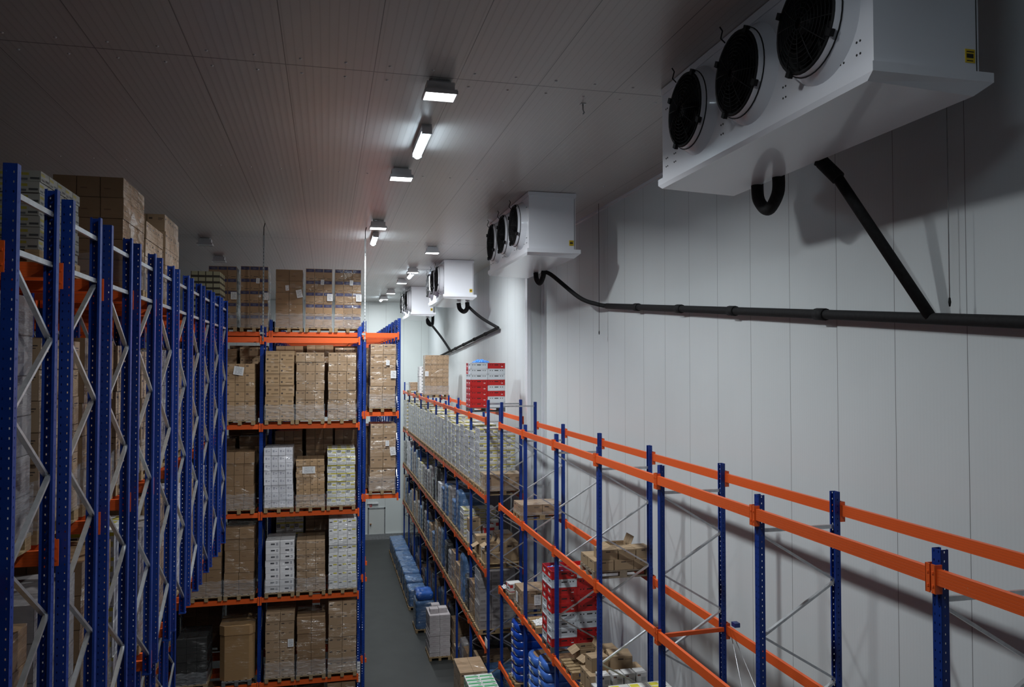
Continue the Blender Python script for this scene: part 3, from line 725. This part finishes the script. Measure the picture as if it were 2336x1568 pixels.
# right far rack: generated
rg='pallet loads in the far right rack'
shn=['top','second','third','fourth','floor']
def FR(lv,b,s,ztop,kind,n,desc=None,detail=0,W=1.14,D=.76,xo=0,film=False,labels=()):
    y=FY[b]+.50+.91*s; z=(FZ[lv] if lv<4 else -.066)+.066
    lab='%s, %s, far right rack, %s bay back, %s slot'%(desc,'floor' if lv==4 else shn[lv]+' shelf',ORD[b],['near','middle','far'][s])
    return load(lab,'pallet load',FX+.54+xo,y,z,W,D,ztop,kind,n,rg,detail,labels,film)
d2={'whiteyellow':'white and yellow cartons','greywrap':'grey film wrapped load','kraft':'brown cartons','plain':'dark brown cartons','whitelogo':'white cartons','bluewrap':'blue wrapped load','darkwrap':'black wrapped load','whitesmall':'white printed cartons'}
for b in range(9):
    for s in range(3):
        # second shelf: tall white and yellow loads
        if b==0 and s==0: continue
        h=1.78+R.uniform(-.12,.12)
        if b==0 and s==1: h=1.9
        if not(b==8 and s==0): FR(1,b,s,FZ[1]+.066+h,'whiteyellow',(4,3,8),d2['whiteyellow'],1 if b<2 else 0)
        if b>=1:
            kind=['greywrap','greywrap','greywrap','whiteyellow','bluewrap','greywrap','bluewrap','whitelogo','darkwrap'][(b*2+s)%9]
            if not (b==1 and s<1): FR(2,b,s,FZ[2]+.066+R.uniform(1.0,1.7),kind,(3,3,6),d2[kind])
            kind=['kraft','greywrap','bluewrap','darkwrap','greywrap','bluewrap','kraft'][(b*3+s*2)%7]
            FR(3,b,s,FZ[3]+.066+R.uniform(.9,1.7),kind,(3,3,6),d2[kind])
        else:
            kind=['kraft','greywrap','plain'][s]
            FR(3,b,s,FZ[3]+.066+[1.75,1.9,1.3][s],kind,(3,3,7),d2[kind],1)
        if b!=8 and not (b==2 and s==0):
            kind=['greywrap','darkwrap','bluewrap','plain','kraft'][(b+s*2)%5]
            FR(4,b,s,R.uniform(1.2,2.0),kind,(3,3,6),d2[kind],xo=.13)
FR(1,0,0,FZ[1]+.066+.62,'kraft',(2,1,1),'low wrapped brown carton load',1,film=True)
# goods on the top of the far rack
tz=FZ[0]+.066
load('tall tan carton load with torn film on top of the far right rack','pallet load',5.22,38.2,tz,1.16,.8,11.7,'kraft',(4,2,9),'loads on top of the far right rack',1,[('y',-.85,1.15,.16,.24,0)])
load('narrow white carton load on the far right rack top, behind the tan one','pallet load',5.10,40.25,tz,1.0,.8,11.15,'whiteround',(3,3,8),'loads on top of the far right rack',1,film=False)
load('very small brown load on the far right rack top near the end wall','pallet load',5.1,44.6,tz,1.0,.8,10.25,'kraft',(3,2,2),'loads on top of the far right rack',1,film=False)

# ------------------------------------------------------------------ crates
def crate_mb():
    b=MB(); L,W,H=.59,.39,.185
    b.b2(-L/2+.01,L/2-.01,-W/2+.01,W/2-.01,0,.012)
    for s in (-1,1):
        b.box((0,s*(W/2-.012),H/2),(L-.02,.012,H)); b.box((s*(L/2-.012),0,H/2),(.012,W-.02,H))
        b.box((0,s*(W/2-.006),H-.012),(L,.014,.024)); b.box((s*(L/2-.006),0,H-.012),(.014,W,.024))
        b.box((0,s*(W/2-.006),.014),(L-.03,.014,.024)); b.box((s*(L/2-.006),0,.014),(.014,W-.03,.024))
        for k in (-1,1): b.box((k*(L/2-.02),s*(W/2-.006),H/2),(.03,.014,H)); b.box((s*(L/2-.006),k*(W/2-.02),H/2),(.014,.03,H))
    for s in (-1,1):
        for x,w in ((-.21,.026),(-.14,.026),(0,.13),(.14,.026),(.21,.026)): b.box((x,s*(W/2-.0055),.122),(w,.003,.026),1)
        for y,w in ((-.12,.02),(0,.1),(.12,.02)): b.box((s*(L/2-.0055),y,.122),(.003,w,.026),1)
    return b
def crate_logo():
    b=MB(); L,W=.59,.39
    for s in (-1,1):
        b.box((s*(L/2-.0045),.0,.075),(.002,.09,.05)); b.box((s*(L/2-.0045),.09,.08),(.002,.03,.06))
        b.box((.19,s*(W/2-.0045),.07),(.06,.002,.02))
    return b
CRM={c:crate_mb().mesh('shell',[M['crate_'+c],M['dark']]) for c in ('red','white')}
LOGO=crate_logo().mesh('print',M['paper'])
def crate(x,y,z,col,label,group):
    t=thing('plastic_crate',label,'crate',(x,y,z),0,group)
    link('shell',CRM[col],t); pass
    if col=='red': link('print',LOGO,t)['label']='white printed mark'
    return t
POS=['near aisle','near wall','far aisle','far wall']
def crate_stack(x0,y0,z,pats,where,group,pm='greypl',layers=None):
    """pats: per layer string of 4 colours for near-front, near-back, far-front, far-back"""
    t=thing('shipping_pallet','dark grey pallet under the crate stack %s'%where,'pallet',(x0,y0,z),0,'pallets under crates')
    link('deck',pallet_me(1.2,.8,pm),t)
    n=len(pats); top=z+.146
    for k,p in enumerate(pats):
        for q,c in enumerate(p):
            dx=-.298 if q%2==0 else .298; dy=-.199 if q<2 else .199
            if c=='.': continue
            col='red' if c=='r' else 'white'
            lv='top' if k==n-1 else ('bottom' if k==0 else ORD[k])
            crate(x0+dx,y0+dy,top+.186*k,col,'%s crate, %s layer, %s column, stack %s'%(col,lv,POS[q],where),group)
    return top+.186*n
ztA=crate_stack(5.24,25.98,tz,['rwrr','rwrr','rrrr','rwrr','rrrr','wwww','wwrw','wrrw'],'on the rack top','crates on the rack top')
# blue film lying on the upper stack
def crumple(name,label,cat,loc,sx,sy,h,mat,seed,group=None,n=9):
    rr=random.Random(seed); b=MB(); hs=[[0]*(n+1) for _ in range(n+1)]
    for i in range(n+1):
        for j in range(n+1):
            e=min(i,j,n-i,n-j)/ (n/2); hs[i][j]=(h*(.25+.75*e)*rr.uniform(.35,1) if e>0 else rr.uniform(0.002,.012))
    P=[[(-sx/2+sx*i/n+rr.uniform(-.2,.2)*sx/n,-sy/2+sy*j/n+rr.uniform(-.2,.2)*sy/n,hs[i][j]) for j in range(n+1)] for i in range(n+1)]
    for i in range(n):
        for j in range(n):
            b.quad([P[i][j],P[i+1][j],P[i+1][j+1],P[i][j+1]],None,0,True)
    o=obj(name,b,mat,None,loc); sol=o.modifiers.new('s','SOLIDIFY'); sol.thickness=.004; sol.offset=-1
    tag(o,label,cat,group); return o
crumple('plastic_film','crumpled bright blue film lying on the crate stack on the rack top','film',(5.05,25.85,ztA+.008),.55,.5,.17,M['bluefilm'],3)

# ------------------------------------------------------------------ goods in the near right rack
Z2,Z3,Z4=NZ[1]+.066,NZ[2]+.066,NZ[3]+.066
def bare_pallet(x,y,z,label,mat='woodg',group='pallets in the near right rack'):
    t=thing('shipping_pallet',label,'pallet',(x,y,z),0,group); link('deck',pallet_me(1.2,.8,mat),t); return z+.146
def boxt(x,y,z,d,kind,label,group,rz=0,name='carton',flaps=False,cat='box'):
    if not flaps:
        o=link(name,carton_me(kind,d),None,(x,y,z+.001),(0,0,rz)); return tag(o,label,cat,group)
    t=thing(name,label,cat,(x,y,z+.001),rz,group); w,l,h=d; b=MB(); th=.008
    b.b2(-w/2,w/2,-l/2,l/2,0,th); b.b2(-w/2,-w/2+th,-l/2,l/2,0,h); b.b2(w/2-th,w/2,-l/2,l/2,0,h); b.b2(-w/2,w/2,-l/2,-l/2+th,0,h); b.b2(-w/2,w/2,l/2-th,l/2,0,h)
    obj('body',b,CM[kind],t)
    f=MB().box((-w*.24,0,0),(w*.48,l,.006)); obj('flap',f,CM[kind],t,(-w/2,0,h),(0,-.5,0))
    f=MB().box((w*.2,0,0),(w*.4,l,.006)); obj('flap',f,CM[kind],t,(w/2,0,h),(0,-1.15,0))
    return t
# second shelf: low carton on a pallet
load('low wrapped brown carton on a pallet alone on the second shelf, near right rack','pallet load',5.52,20.2,Z2,1.16,.82,Z2+.40,'kraft',(2,1,1),None,1,film=True)
# second shelf: pallet of loose brown cartons
zp=bare_pallet(5.52,14.47,Z2,'wooden pallet under loose brown cartons on the second shelf')
lg2='brown cartons on the second shelf pallet'
for i,x in enumerate((5.13,5.53,5.92)):
    for j,y in enumerate((14.27,14.68)):
        boxt(x,y,zp,(.385,.395,.19),'loose','brown carton, bottom layer, second shelf pallet, %s from the aisle, %s row'%(ORD[i],['near','far'][j]),lg2)
for i,(x,y,w) in enumerate(((5.24,14.29,.36),(5.60,14.27,.34),(5.94,14.29,.32))):
    boxt(x,y,zp+.193,(w,.37,.19),'loose','brown carton on the upper layer of the second shelf pallet, %s from the aisle'%ORD[i],lg2,.04*(i-1))
boxt(5.62,14.67,zp+.193,(.42,.38,.18),'loose','open brown carton with raised flaps on the second shelf pallet',lg2,0,'carton',True)
# third shelf goods
zp=bare_pallet(5.52,21.45,Z3,'nearly empty wooden pallet holding one white and red carton')
boxt(5.12,21.32,zp,(.36,.34,.24),'redbox','white carton with red print alone on a wooden pallet',None,.1)
crumple('white_sheet','white plastic sheet draped over the pallet corner beside the red printed carton','film',(4.98,21.7,zp+.004),.22,.3,.12,M['paper'],5)
load('low wrapped brown load with white labels on the third shelf, near right rack','pallet load',5.52,20.1,Z3,1.16,.8,Z3+.6,'kraft',(3,2,1),None,1,[('y',-.3,.36,.18,.26,0),('x',0,.36,.2,.26,0)])
zp=bare_pallet(5.52,18.62,Z3,'empty wooden pallet with crumpled white film beside the crate stack','wood')
crumple('white_film','crumpled white film lying on the empty pallet beside the crates','film',(5.2,18.55,zp+.004),.5,.4,.14,M['paper'],8)
ztB=crate_stack(5.51,17.28,Z3,['rrwr','wrrr','wwrw','wwwr','rrwr','rrrw','rrrr','wrwr','rwrr'],'on the third shelf','crates on the third shelf')
crumple('plastic_film','bright blue film inside the top crate of the third shelf stack','film',(5.2,17.08,ztB-.12),.5,.3,.10,M['bluefilm'],9)
crumple('plastic_film','pale blue film over the far top crate of the third shelf stack','film',(5.2,17.5,ztB-.12),.5,.3,.14,M['bluefilm'],12)
# third shelf: brown cartons with an open one
zp=bare_pallet(5.52,15.80,Z3,'wooden pallet half covered by brown cartons, third shelf','wood')
cg='brown cartons on the third shelf'
boxt(5.42,16.0,zp,(.40,.36,.30),'loose','open-topped brown carton at the crate stack on the third shelf',cg,0,'carton',True)
boxt(5.42,15.62,zp,(.32,.3,.24),'loose','brown carton with open flap in front of the open-topped one',cg,.2,'carton',True)
boxt(5.85,15.85,zp,(.34,.4,.30),'loose','brown carton at the back of the half covered pallet',cg)
zp=bare_pallet(5.52,14.55,Z3,'wooden pallet crowded with brown and white cartons, third shelf','wood')
boxt(5.12,14.80,zp,(.36,.28,.32),'loose','brown carton at the aisle edge of the crowded pallet, far one',cg)
boxt(5.12,14.50,zp,(.36,.28,.32),'loose','brown carton at the aisle edge of the crowded pallet, near one',cg)
boxt(5.50,14.62,zp,(.36,.5,.33),'loose','white topped brown carton in the middle of the crowded pallet',cg)
boxt(5.2,14.70,zp+.324,(.36,.3,.27),'loose','brown carton with white label standing on the crowded pallet',cg,.12)
boxt(5.67,14.72,zp+.334,(.44,.42,.26),'loose','large brown carton on top toward the wall, crowded pallet',cg,-.15)
boxt(5.92,14.70,zp,(.36,.36,.32),'loose','brown carton at the wall side of the crowded pallet',cg)
wg='white cartons on the third shelf'
k=0
for lay,xs in ((0,(5.07,5.30,5.53,5.76,5.97)),(1,(5.16,5.42,5.66,5.9))):
    for x in xs:
        boxt(x,14.25,zp+.204*lay,(.21,.25,.2),'whitesmall','white printed carton, near side of crowded pallet, %s layer, %s from the aisle'%(['lower','upper'][lay],ORD[k]),wg,R.uniform(-.05,.05)); k+=1
    k=0
# next bay: yellow and white cartons
zp=bare_pallet(5.52,13.05,Z3,'wooden pallet under yellow printed cartons at the bottom edge','wood')
yg='yellow printed cartons on the third shelf'
for i in range(3):
    for j in range(2):
        for k in range(2):
            boxt(5.14+.37*i,12.87+.38*j,zp+.26*k,(.36,.36,.255),'lime','white and yellow carton, %s layer, %s row, %s from the aisle, bottom edge'%(['lower','upper'][k],['near','far'][j],ORD[i]),yg)
# fourth shelf: blue sacks
def sack_me(mat,L=1.12,W=.78,H=.216):
    b=MB(); n=28; rings=[]
    prof=[(.93,0),(.985,.14),(1.0,.45),(.99,.75),(.955,.93),(.90,1.0)]
    e=.42
    for s,hz in prof:
        st=len(b.v)
        for k in range(n):
            a=2*PI*k/n; c_,s_=math.cos(a),math.sin(a)
            x=math.copysign(abs(c_)**e,c_)*L/2*s; y=math.copysign(abs(s_)**e,s_)*W/2*s
            wob=1+.012*math.sin(5*a+hz*3)
            b.v.append((x*wob,y*wob,hz*H))
        rings.append(st)
    for i in range(len(rings)-1):
        for k in range(n):
            k2=(k+1)%n; b.f.append((rings[i]+k,rings[i]+k2,rings[i+1]+k2,rings[i+1]+k)); b.uv.append([(5,5)]*4); b.m.append(0); b.sm.append(True)
    b.f.append(tuple(rings[-1]+k for k in range(n))); b.uv.append([(5,5)]*n); b.m.append(0); b.sm.append(True)
    b.f.append(tuple(rings[0]+k for k in range(n))[::-1]); b.uv.append([(5,5)]*n); b.m.append(0); b.sm.append(False)
    return b.mesh('sack',mat)
SK={'d':sack_me(M['sackd']),'l':sack_me(M['sackl'])}
def sack_top(): 
    b=MB(); n=20
    pr=[]
    for k in range(n):
        a=2*PI*k/n; c_,s_=math.cos(a),math.sin(a)
        pr.append((math.copysign(abs(c_)**.5,c_)*.47,math.copysign(abs(s_)**.5,s_)*.295,.212))
    up=[(p[0]*.8,p[1]*.8,.235) for p in pr]
    for k in range(n): b.quad([pr[k],pr[(k+1)%n],up[(k+1)%n],up[k]],None,0,True)
    b.quad(up,None,0,True); b.quad(pr[::-1]); return b.mesh('brown_paper_top',M['sackb'])
STOP=sack_top(); 
def sack_pile(y,z,c,n,where):
    bare_pallet(5.52,y,z,'wooden pallet under the pile of %s'%where,'wood')
    for k in range(n):
        lv='top' if k==n-1 else ('bottom' if k==0 else '%s from bottom'%ORD[k])
        t=thing('sack','%s blue sack, %s, pile of %s'%({'d':'deep','l':'light'}[c],lv,where),'sack',(5.5+.01*math.sin(k*2.3),y+.008*math.cos(k*1.7),z+.146+.219*k),0,'sacks in the pile of '+where)
        link('body',SK[c],t)
        if k==n-1: link('brown_paper_top',STOP,t)
        obj('label',MB().b2(-.577,-.565,-.06,.06,.07,.15),M['paper'],t)['label']='small white label'
sack_pile(20.75,Z4,'d',7,'deep blue sacks, fourth shelf')
sack_pile(18.85,Z4,'l',6,'light blue sacks, far of two')
sack_pile(17.95,Z4,'l',7,'light blue sacks, near of two')
crate_stack(5.5,16.1,Z4,['wrwr','rrwr','wrrr','wrwr','rwww','wrwr','wwrr'],'on the fourth shelf','crates on the fourth shelf')
crumple('plastic_film','blue film on the fourth shelf crates at the bottom edge','film',(5.2,16.1,Z4+.146+1.31),.5,.5,.1,M['bluefilm'],15)

# loose goods on the third shelf of the far rack, first two bays
z=FZ[2]+.066; lf='loose cartons on the far rack third shelf'
for y,mat,lab in ((23.2,'wood','wooden pallet under opened cartons, third shelf, near end of the far rack'),(24.3,'wood','wooden pallet under stacked cartons, third shelf, second of the far rack'),(26.0,'wood','wooden pallet under white and brown cartons, third shelf, next bay of the far rack')):
    bare_pallet(5.16,y,z,lab,mat,'pallets in the far right rack')
zz=z+.146
Lo=[(4.85,23.1,0,(.5,.5,.3),'loose','wide low brown carton at the aisle edge, near end of the far rack',False),
    (5.4,23.3,0,(.5,.6,.55),'loose','large dark brown carton behind the wide low one',False),
    (4.86,23.1,.302,(.36,.4,.24),'loose','opened brown carton on the wide low carton',True),
    (4.82,23.45,0,(.4,.18,.35),'whitesmall','narrow white carton beside the opened brown carton',False),
    (4.85,24.1,0,(.45,.36,.35),'loose','brown carton with white lid on the second pallet of the far rack',True),
    (5.46,24.3,0,(.5,.6,.6),'plain','tall dark carton at the back of the second pallet',False),
    (4.85,24.5,0,(.45,.36,.5),'loose','upright brown carton on the second pallet of the far rack',False),
    (4.82,25.85,0,(.42,.36,.36),'whitesmall','white carton under a brown one, next bay of the far rack',False),
    (4.82,25.85,.362,(.40,.36,.42),'loose','brown carton standing on a white carton, next bay of the far rack',False),
    (5.3,25.8,0,(.36,.36,.52),'redbox','white carton with red print behind the stacked pair',False),
    (5.6,26.2,0,(.30,.36,.6),'redbox','second white carton with red print, closest to the wall',False),
    (5.0,26.2,0,(.4,.3,.45),'loose','brown carton at the far edge of the third pallet',False)]
for x,y,dz,d,kd,lab,fl in Lo: boxt(x,y,zz+dz,d,kd,lab,lf,0,'carton',fl)

# ------------------------------------------------------------------ goods on the floor along the aisle
ag='blue wrapped loads on the aisle floor'
for i in range(9):
    zt=.98+R.uniform(-.06,.10)
    lab='blue film wrapped load on the aisle floor, %s of the row'%('nearest' if i==0 else ('last by the end wall' if i==8 else ORD[i]))
    load(lab,'pallet load',4.14,36.75+1.29*i,0,.82,1.16,zt,'bluewrap',(1,1,4),ag,0,[('y',.4,.85,.2,.14,0)] if i==0 else (),False)
load('taller blue wrapped load on the aisle floor behind the pinkish packs','pallet load',4.10,33.6,0,.8,1.16,1.3,'bluewrap',(2,2,5),None,0,(),False)
o=obj('blue_bag',lump_mb((.74,1.0,.34),1,4.2,.07,.03),CM['bluedeep'],None,(4.10,33.6,1.31)); tag(o,'rounded bright blue bag lying on the taller blue load','bag')
def rose():
    t=load('pinkish white load of flat packs on the aisle floor','pallet load',4.26,30.38,0,.8,1.14,1.70,'rose',(2,3,10),None,1,(),False)
rose()
for i,(x,y) in enumerate(((4.08,30.25),(4.42,30.3),(4.2,30.75))):
    boxt(x,y,1.702,(.32,.36,.16),'rose','pinkish flat pack lying on top of the pinkish load, %s'%['left','right','back'][i],'packs on the pinkish load')
t=load('brown carton load on the aisle floor at the bottom edge','pallet load',4.15,22.78,0,.8,1.16,2.45,'kraft',(2,3,7),None,1,(),False)
boxt(4.92,28.85,0,(.5,.5,.85),'loose','upright brown carton on the floor under the far right rack','boxes on the aisle floor')
load('green and white carton load on the aisle floor at the bottom edge','pallet load',4.24,21.5,0,.8,1.16,2.43,'green',(2,5,8),None,1,(),False)

# ------------------------------------------------------------------ evaporator units
def guard_mb():
    b=MB()
    for r in [.06+.045*k for k in range(10)]:
        xo=-.075*(1-(r/.47)**2)
        b.tube([(xo,r*math.cos(2*PI*k/28),r*math.sin(2*PI*k/28)) for k in range(29)],.005,5,0,False)
    for k in range(12):
        a=2*PI*k/12+.2; b.tube([(-.075*(1-(r/.47)**2)-.004,r*math.cos(a),r*math.sin(a)) for r in (.05,.2,.35,.47)],.006,5)
    b.lathe([(.455,-.012),(.485,-.012),(.485,.03),(.455,.03)],'x',(0,0,0),36)
    for k in range(4):
        a=2*PI*k/4+.55; b.box((-.01,.49*math.cos(a),.49*math.sin(a)),(.05,.07,.07),0,Matrix.Rotation(a,3,'X'))
    return b
GUARD=guard_mb().mesh('fan_guard',M['black'])
def blades_mb():
    b=MB()
    for k in range(5):
        a0=2*PI*k/5
        P=[]
        for r in (.09,.25,.43):
            row=[]
            for s in (-.5,.5):
                a=a0+s*(.75 if r<.2 else .95)+r*.8; row.append((.10+s*.09,r*math.cos(a),r*math.sin(a)))
            P.append(row)
        for i in range(2):
            b.quad([P[i][0],P[i][1],P[i+1][1],P[i+1][0]]); b.quad([P[i][0],P[i+1][0],P[i+1][1],P[i][1]])
    b.lathe([(.001,-.02),(.09,-.01),(.10,.03),(.10,.16)],'x',(0,0,0),20)
    return b
BLADE=blades_mb().mesh('fan_blades',M['black'])
SHROUD=MB().lathe([(.58,.20),(.56,.16),(.525,.10),(.50,.04),(.49,0)],'x',(0,0,0),40,flip=True).lathe([(.49,0),(.47,0),(.47,.20)],'x',(0,0,0),40,1,flip=True).mesh('fan',[M['white'],M['dark']])
RING=MB().lathe([(.508,.052),(.516,.052),(.516,.064),(.508,.064)],'x',(0,0,0),40).mesh('seal_ring',M['black'])
BACK=MB().lathe([(.001,.19),(.47,.19)],'x',(0,0,0),36).mesh('coil_face',M['dark'])
UB=2.62
def cooler(x0,y0,label,L=4.6,W=1.15,fans=(.75,2.1,3.45),k=0):
    z0=CAMZ+UB-(-0); zt=CEIL-.01
    t=thing('evaporator_unit',label,'cooling unit',(x0,y0,z0),0,'white cooling units under the ceiling')
    H=zt-z0
    b=MB().b2(.0,W,0,L,.13,H-.1); obj('casing',b,M['white'],t)
    b=MB().b2(-.015,W+.02,-.01,L+.01,H-.1,H); obj('top_flange',b,M['white'],t)
    # drip pan: shallow tray with chamfered underside
    b=MB(); a=(-.05,W+.12,-.05,L+.05); c=(-.03,W-.02,.05,L-.05)
    hi=[(a[0],a[2],.14),(a[1],a[2],.14),(a[1],a[3],.14),(a[0],a[3],.14)]; mid=[(a[0],a[2],.05),(a[1],a[2],.05),(a[1],a[3],.05),(a[0],a[3],.05)]
    lo=[(c[0],c[2],-.01),(c[1],c[2],-.06),(c[1],c[3],-.06),(c[0],c[3],-.01)]
    for A,Bq in ((mid,hi),(lo,mid)):
        for i in range(4): b.quad([A[i],A[(i+1)%4],Bq[(i+1)%4],Bq[i]])
    b.quad(lo[::-1]); b.quad(hi); obj('drip_pan',b,M['white'],t)
    s=obj('warning_sticker',MB().box((0,0,0),(.11,.004,.13)),M['yellow'],t,(W-.1,-.003,.30)); s['label']='yellow sticker'
    obj('sticker_print',MB().b2(-.04,.035,-.004,-.002,-.02,.02).b2(-.04,.04,-.004,-.002,.035,.045).b2(-.04,.03,-.004,-.002,-.05,-.042),M['dark'],s)
    r=MB()
    for yy in (.18,L-.18,.42,1.4,2.78,L-.45):
        for zz in (.3,.42,1.15): r.lathe([(.001,-.006),(.012,-.004),(.012,0)],'x',(0,yy,zz),8); r.lathe([(.001,-.006),(.012,-.004),(.012,0)],'x',(0,yy+.05,zz),8)
    obj('rivet',r,M['dark'],t)['kind']='stuff'
    obj('edge_seam',MB().b2(W-.03,W-.022,-.004,0,.15,H-.12),M['dark'],t)
    for q,fy in enumerate(fans):
        f=link('fan',SHROUD,t,(-.20,fy,.80)); link('fan_guard',GUARD,f); link('fan_blades',BLADE,f); link('seal_ring',RING,f); link('coil_face',BACK,f)
        b=MB().tube([(-.20,fy+.25,1.26),(-.24,fy+.28,1.32),(-.19,fy+.33,1.44),(-.22,fy+.34,H)],.009,6); obj('cable',b,M['black'],t)
    return t
cooler(4.84,6.1,'largest white three-fan cooling unit at upper right, nearest the camera')
cooler(4.62,17.75,'white three-fan cooling unit with grey end, second from the camera',4.5)
cooler(4.42,30.0,'bright white cooling unit, third from the camera',4.5)
cooler(4.27,40.6,'smallest bright white cooling unit, farthest from the camera',4.5)

# drain pipes
def zc_(h): return CAMZ+h
def pipe(label,segs,r=.062,couplings=(),extra=()):
    t=thing('drain_pipe',label,'pipe',segs[0][0],0,'black insulated drain pipes'); o=Vector(segs[0][0])
    for nm,pts,rr in [( 'pipe_run',segs[0],r)]+[(nm,p,q) for nm,p,q in extra]:
        obj(nm,MB().tube([Vector(p)-o for p in pts],rr,12),M['rubber'],t)
    for a,b in couplings:
        obj('coupling',MB().tube([Vector(a)-o,Vector(b)-o],r*1.28,12),M['rubber'],t)
    return t
def smooth(pts,n=6):
    P=[Vector(p) for p in pts]; out=[]
    for i in range(len(P)-1):
        p0=P[max(i-1,0)];p1=P[i];p2=P[i+1];p3=P[min(i+2,len(P)-1)]
        for k in range(n):
            t=k/n; out.append(.5*((2*p1)+(-p0+p2)*t+(2*p0-5*p1+4*p2-p3)*t*t+(-p0+3*p1-3*p2+p3)*t**3))
    out.append(P[-1]); return out
WX=6.86
def wp(y): # wall pipe height above the camera
    return zc_(1.51+(y-18.7)*(1.51-.50)/(18.7-7.2))
run=[(WX,y,wp(y)) for y in (18.6,14,10,7.72,4,1.0)]
cps=[((WX,y,wp(y)),(WX,y+.22,wp(y+.22))) for y in (16.5,14.3,12.2,9.7)]
tr1=smooth([(5.95,9.95,zc_(2.62)),(5.96,9.93,zc_(2.35)),(5.97,9.70,zc_(2.17)),(5.98,9.48,zc_(2.35)),(5.98,9.46,zc_(2.62))])
pipe('long black pipe along the near white wall with a steep branch to the nearest unit',[run],.068,cps+[((6.05,8.6,zc_(2.56)),(6.16,8.43,zc_(2.32)))],
     [('branch_pipe',[(6.0,8.62,zc_(2.58)),(6.12,8.5,zc_(2.45)),(WX,7.72,wp(7.72))],.066),('siphon',tr1,.085)])
b2=smooth([(5.72,20.5,zc_(2.52)),(5.85,20.15,zc_(2.45)),(6.4,19.4,zc_(1.78)),(6.7,18.9,zc_(1.57)),(WX,18.6,wp(18.6))])
tr2=smooth([(5.6,20.75,zc_(2.56)),(5.62,20.75,zc_(2.38)),(5.66,20.55,zc_(2.25)),(5.7,20.38,zc_(2.4)),(5.72,20.36,zc_(2.56))])
pipe('black insulated pipe curving down from the second cooling unit to the wall',[b2],.055,(),[('siphon',tr2,.07)])
WF=6.38
b3=smooth([(5.5,31.1,zc_(2.52)),(5.6,30.9,zc_(2.3)),(5.95,30.2,zc_(1.86)),(WF,29.2,zc_(1.44))])
tr3=smooth([(5.2,31.3,zc_(2.54)),(5.25,31.3,zc_(2.3)),(5.4,31.2,zc_(2.18)),(5.5,31.0,zc_(2.3)),(5.5,31.0,zc_(2.54))])
def wf(y): return zc_(1.44+(y-29.2)*(.66-1.44)/13.6)
pipe('black insulated pipe from the third cooling unit and along the far wall',[b3],.06,[((WF,y,wf(y)),(WF,y+.3,wf(y+.3))) for y in (31.5,34,36.8,39.2)],[('wall_run',[(WF,29.2,wf(29.2)),(WF,44,wf(44)),(WF,49,wf(49))],.06),('siphon',tr3,.09)])
b4=smooth([(5.3,42.2,zc_(2.52)),(5.4,41.9,zc_(2.3)),(5.95,41.4,zc_(1.5)),(WF,41.0,wf(41.0))])
tr4=smooth([(5.3,42.2,zc_(2.52)),(5.32,42.2,zc_(2.3)),(5.45,42.1,zc_(2.18)),(5.56,42.0,zc_(2.3)),(5.57,42.0,zc_(3.2))])
pipe('black insulated pipe from the farthest cooling unit down to the far wall pipe',[b4],.06,(),[('siphon',tr4,.08)])
# hanging pull cords
for (x,y,zb,mat,lab) in ((6.72,18.75,CAMZ+.78,M['black'],'thin dark cord hanging from the ceiling before the second cooling unit'),(6.80,7.38,CAMZ+.66,M['zincd'],'thin pale cord hanging beside the steep black pipe')):
    t=thing('pull_cord',lab,'cord',(x,y,zb),0,'pull cords hanging from the ceiling')
    obj('cord',MB().tube([(0,0,.1),(0,0,CEIL-zb)],.006,6),mat,t); obj('handle',MB().tube([(0,0,0),(0,0,.05),(0,0,.1)],[.008,.016,.01],8),M['black'],t)
t=thing('ceiling_hook','small metal hook on the ceiling left of the nearest cooling unit','hook',(3.9,11.6,CEIL))
obj('hook',MB().tube([(0,0,0),(0,0,-.1),(.02,0,-.14),(0,0,-.17)],.012,8),M['zincd'],t); obj('plate',MB().b2(-.04,.04,-.04,.04,-.01,0),M['zincd'],t)

# ------------------------------------------------------------------ camera, world, view
cam=bpy.data.cameras.new('camera'); co=bpy.data.objects.new('camera',cam); C.objects.link(co)
co.location=(0,0,CAMZ); co.rotation_euler=(PI/2+math.radians(1.607),0,-math.radians(13.35))
cam.sensor_width=36; cam.lens=1782/2336*36; cam.clip_end=200
sc.camera=co
w=bpy.data.worlds.new('world'); sc.world=w; w.use_nodes=True
w.node_tree.nodes['Background'].inputs[0].default_value=(.5,.55,.6,1); w.node_tree.nodes['Background'].inputs[1].default_value=0.0
sc.view_settings.view_transform='Standard'; sc.view_settings.look='None'; sc.view_settings.gamma=1; sc.view_settings.exposure=0.0
sc.view_settings.use_curve_mapping=False
sc.cycles.sample_clamp_indirect=4
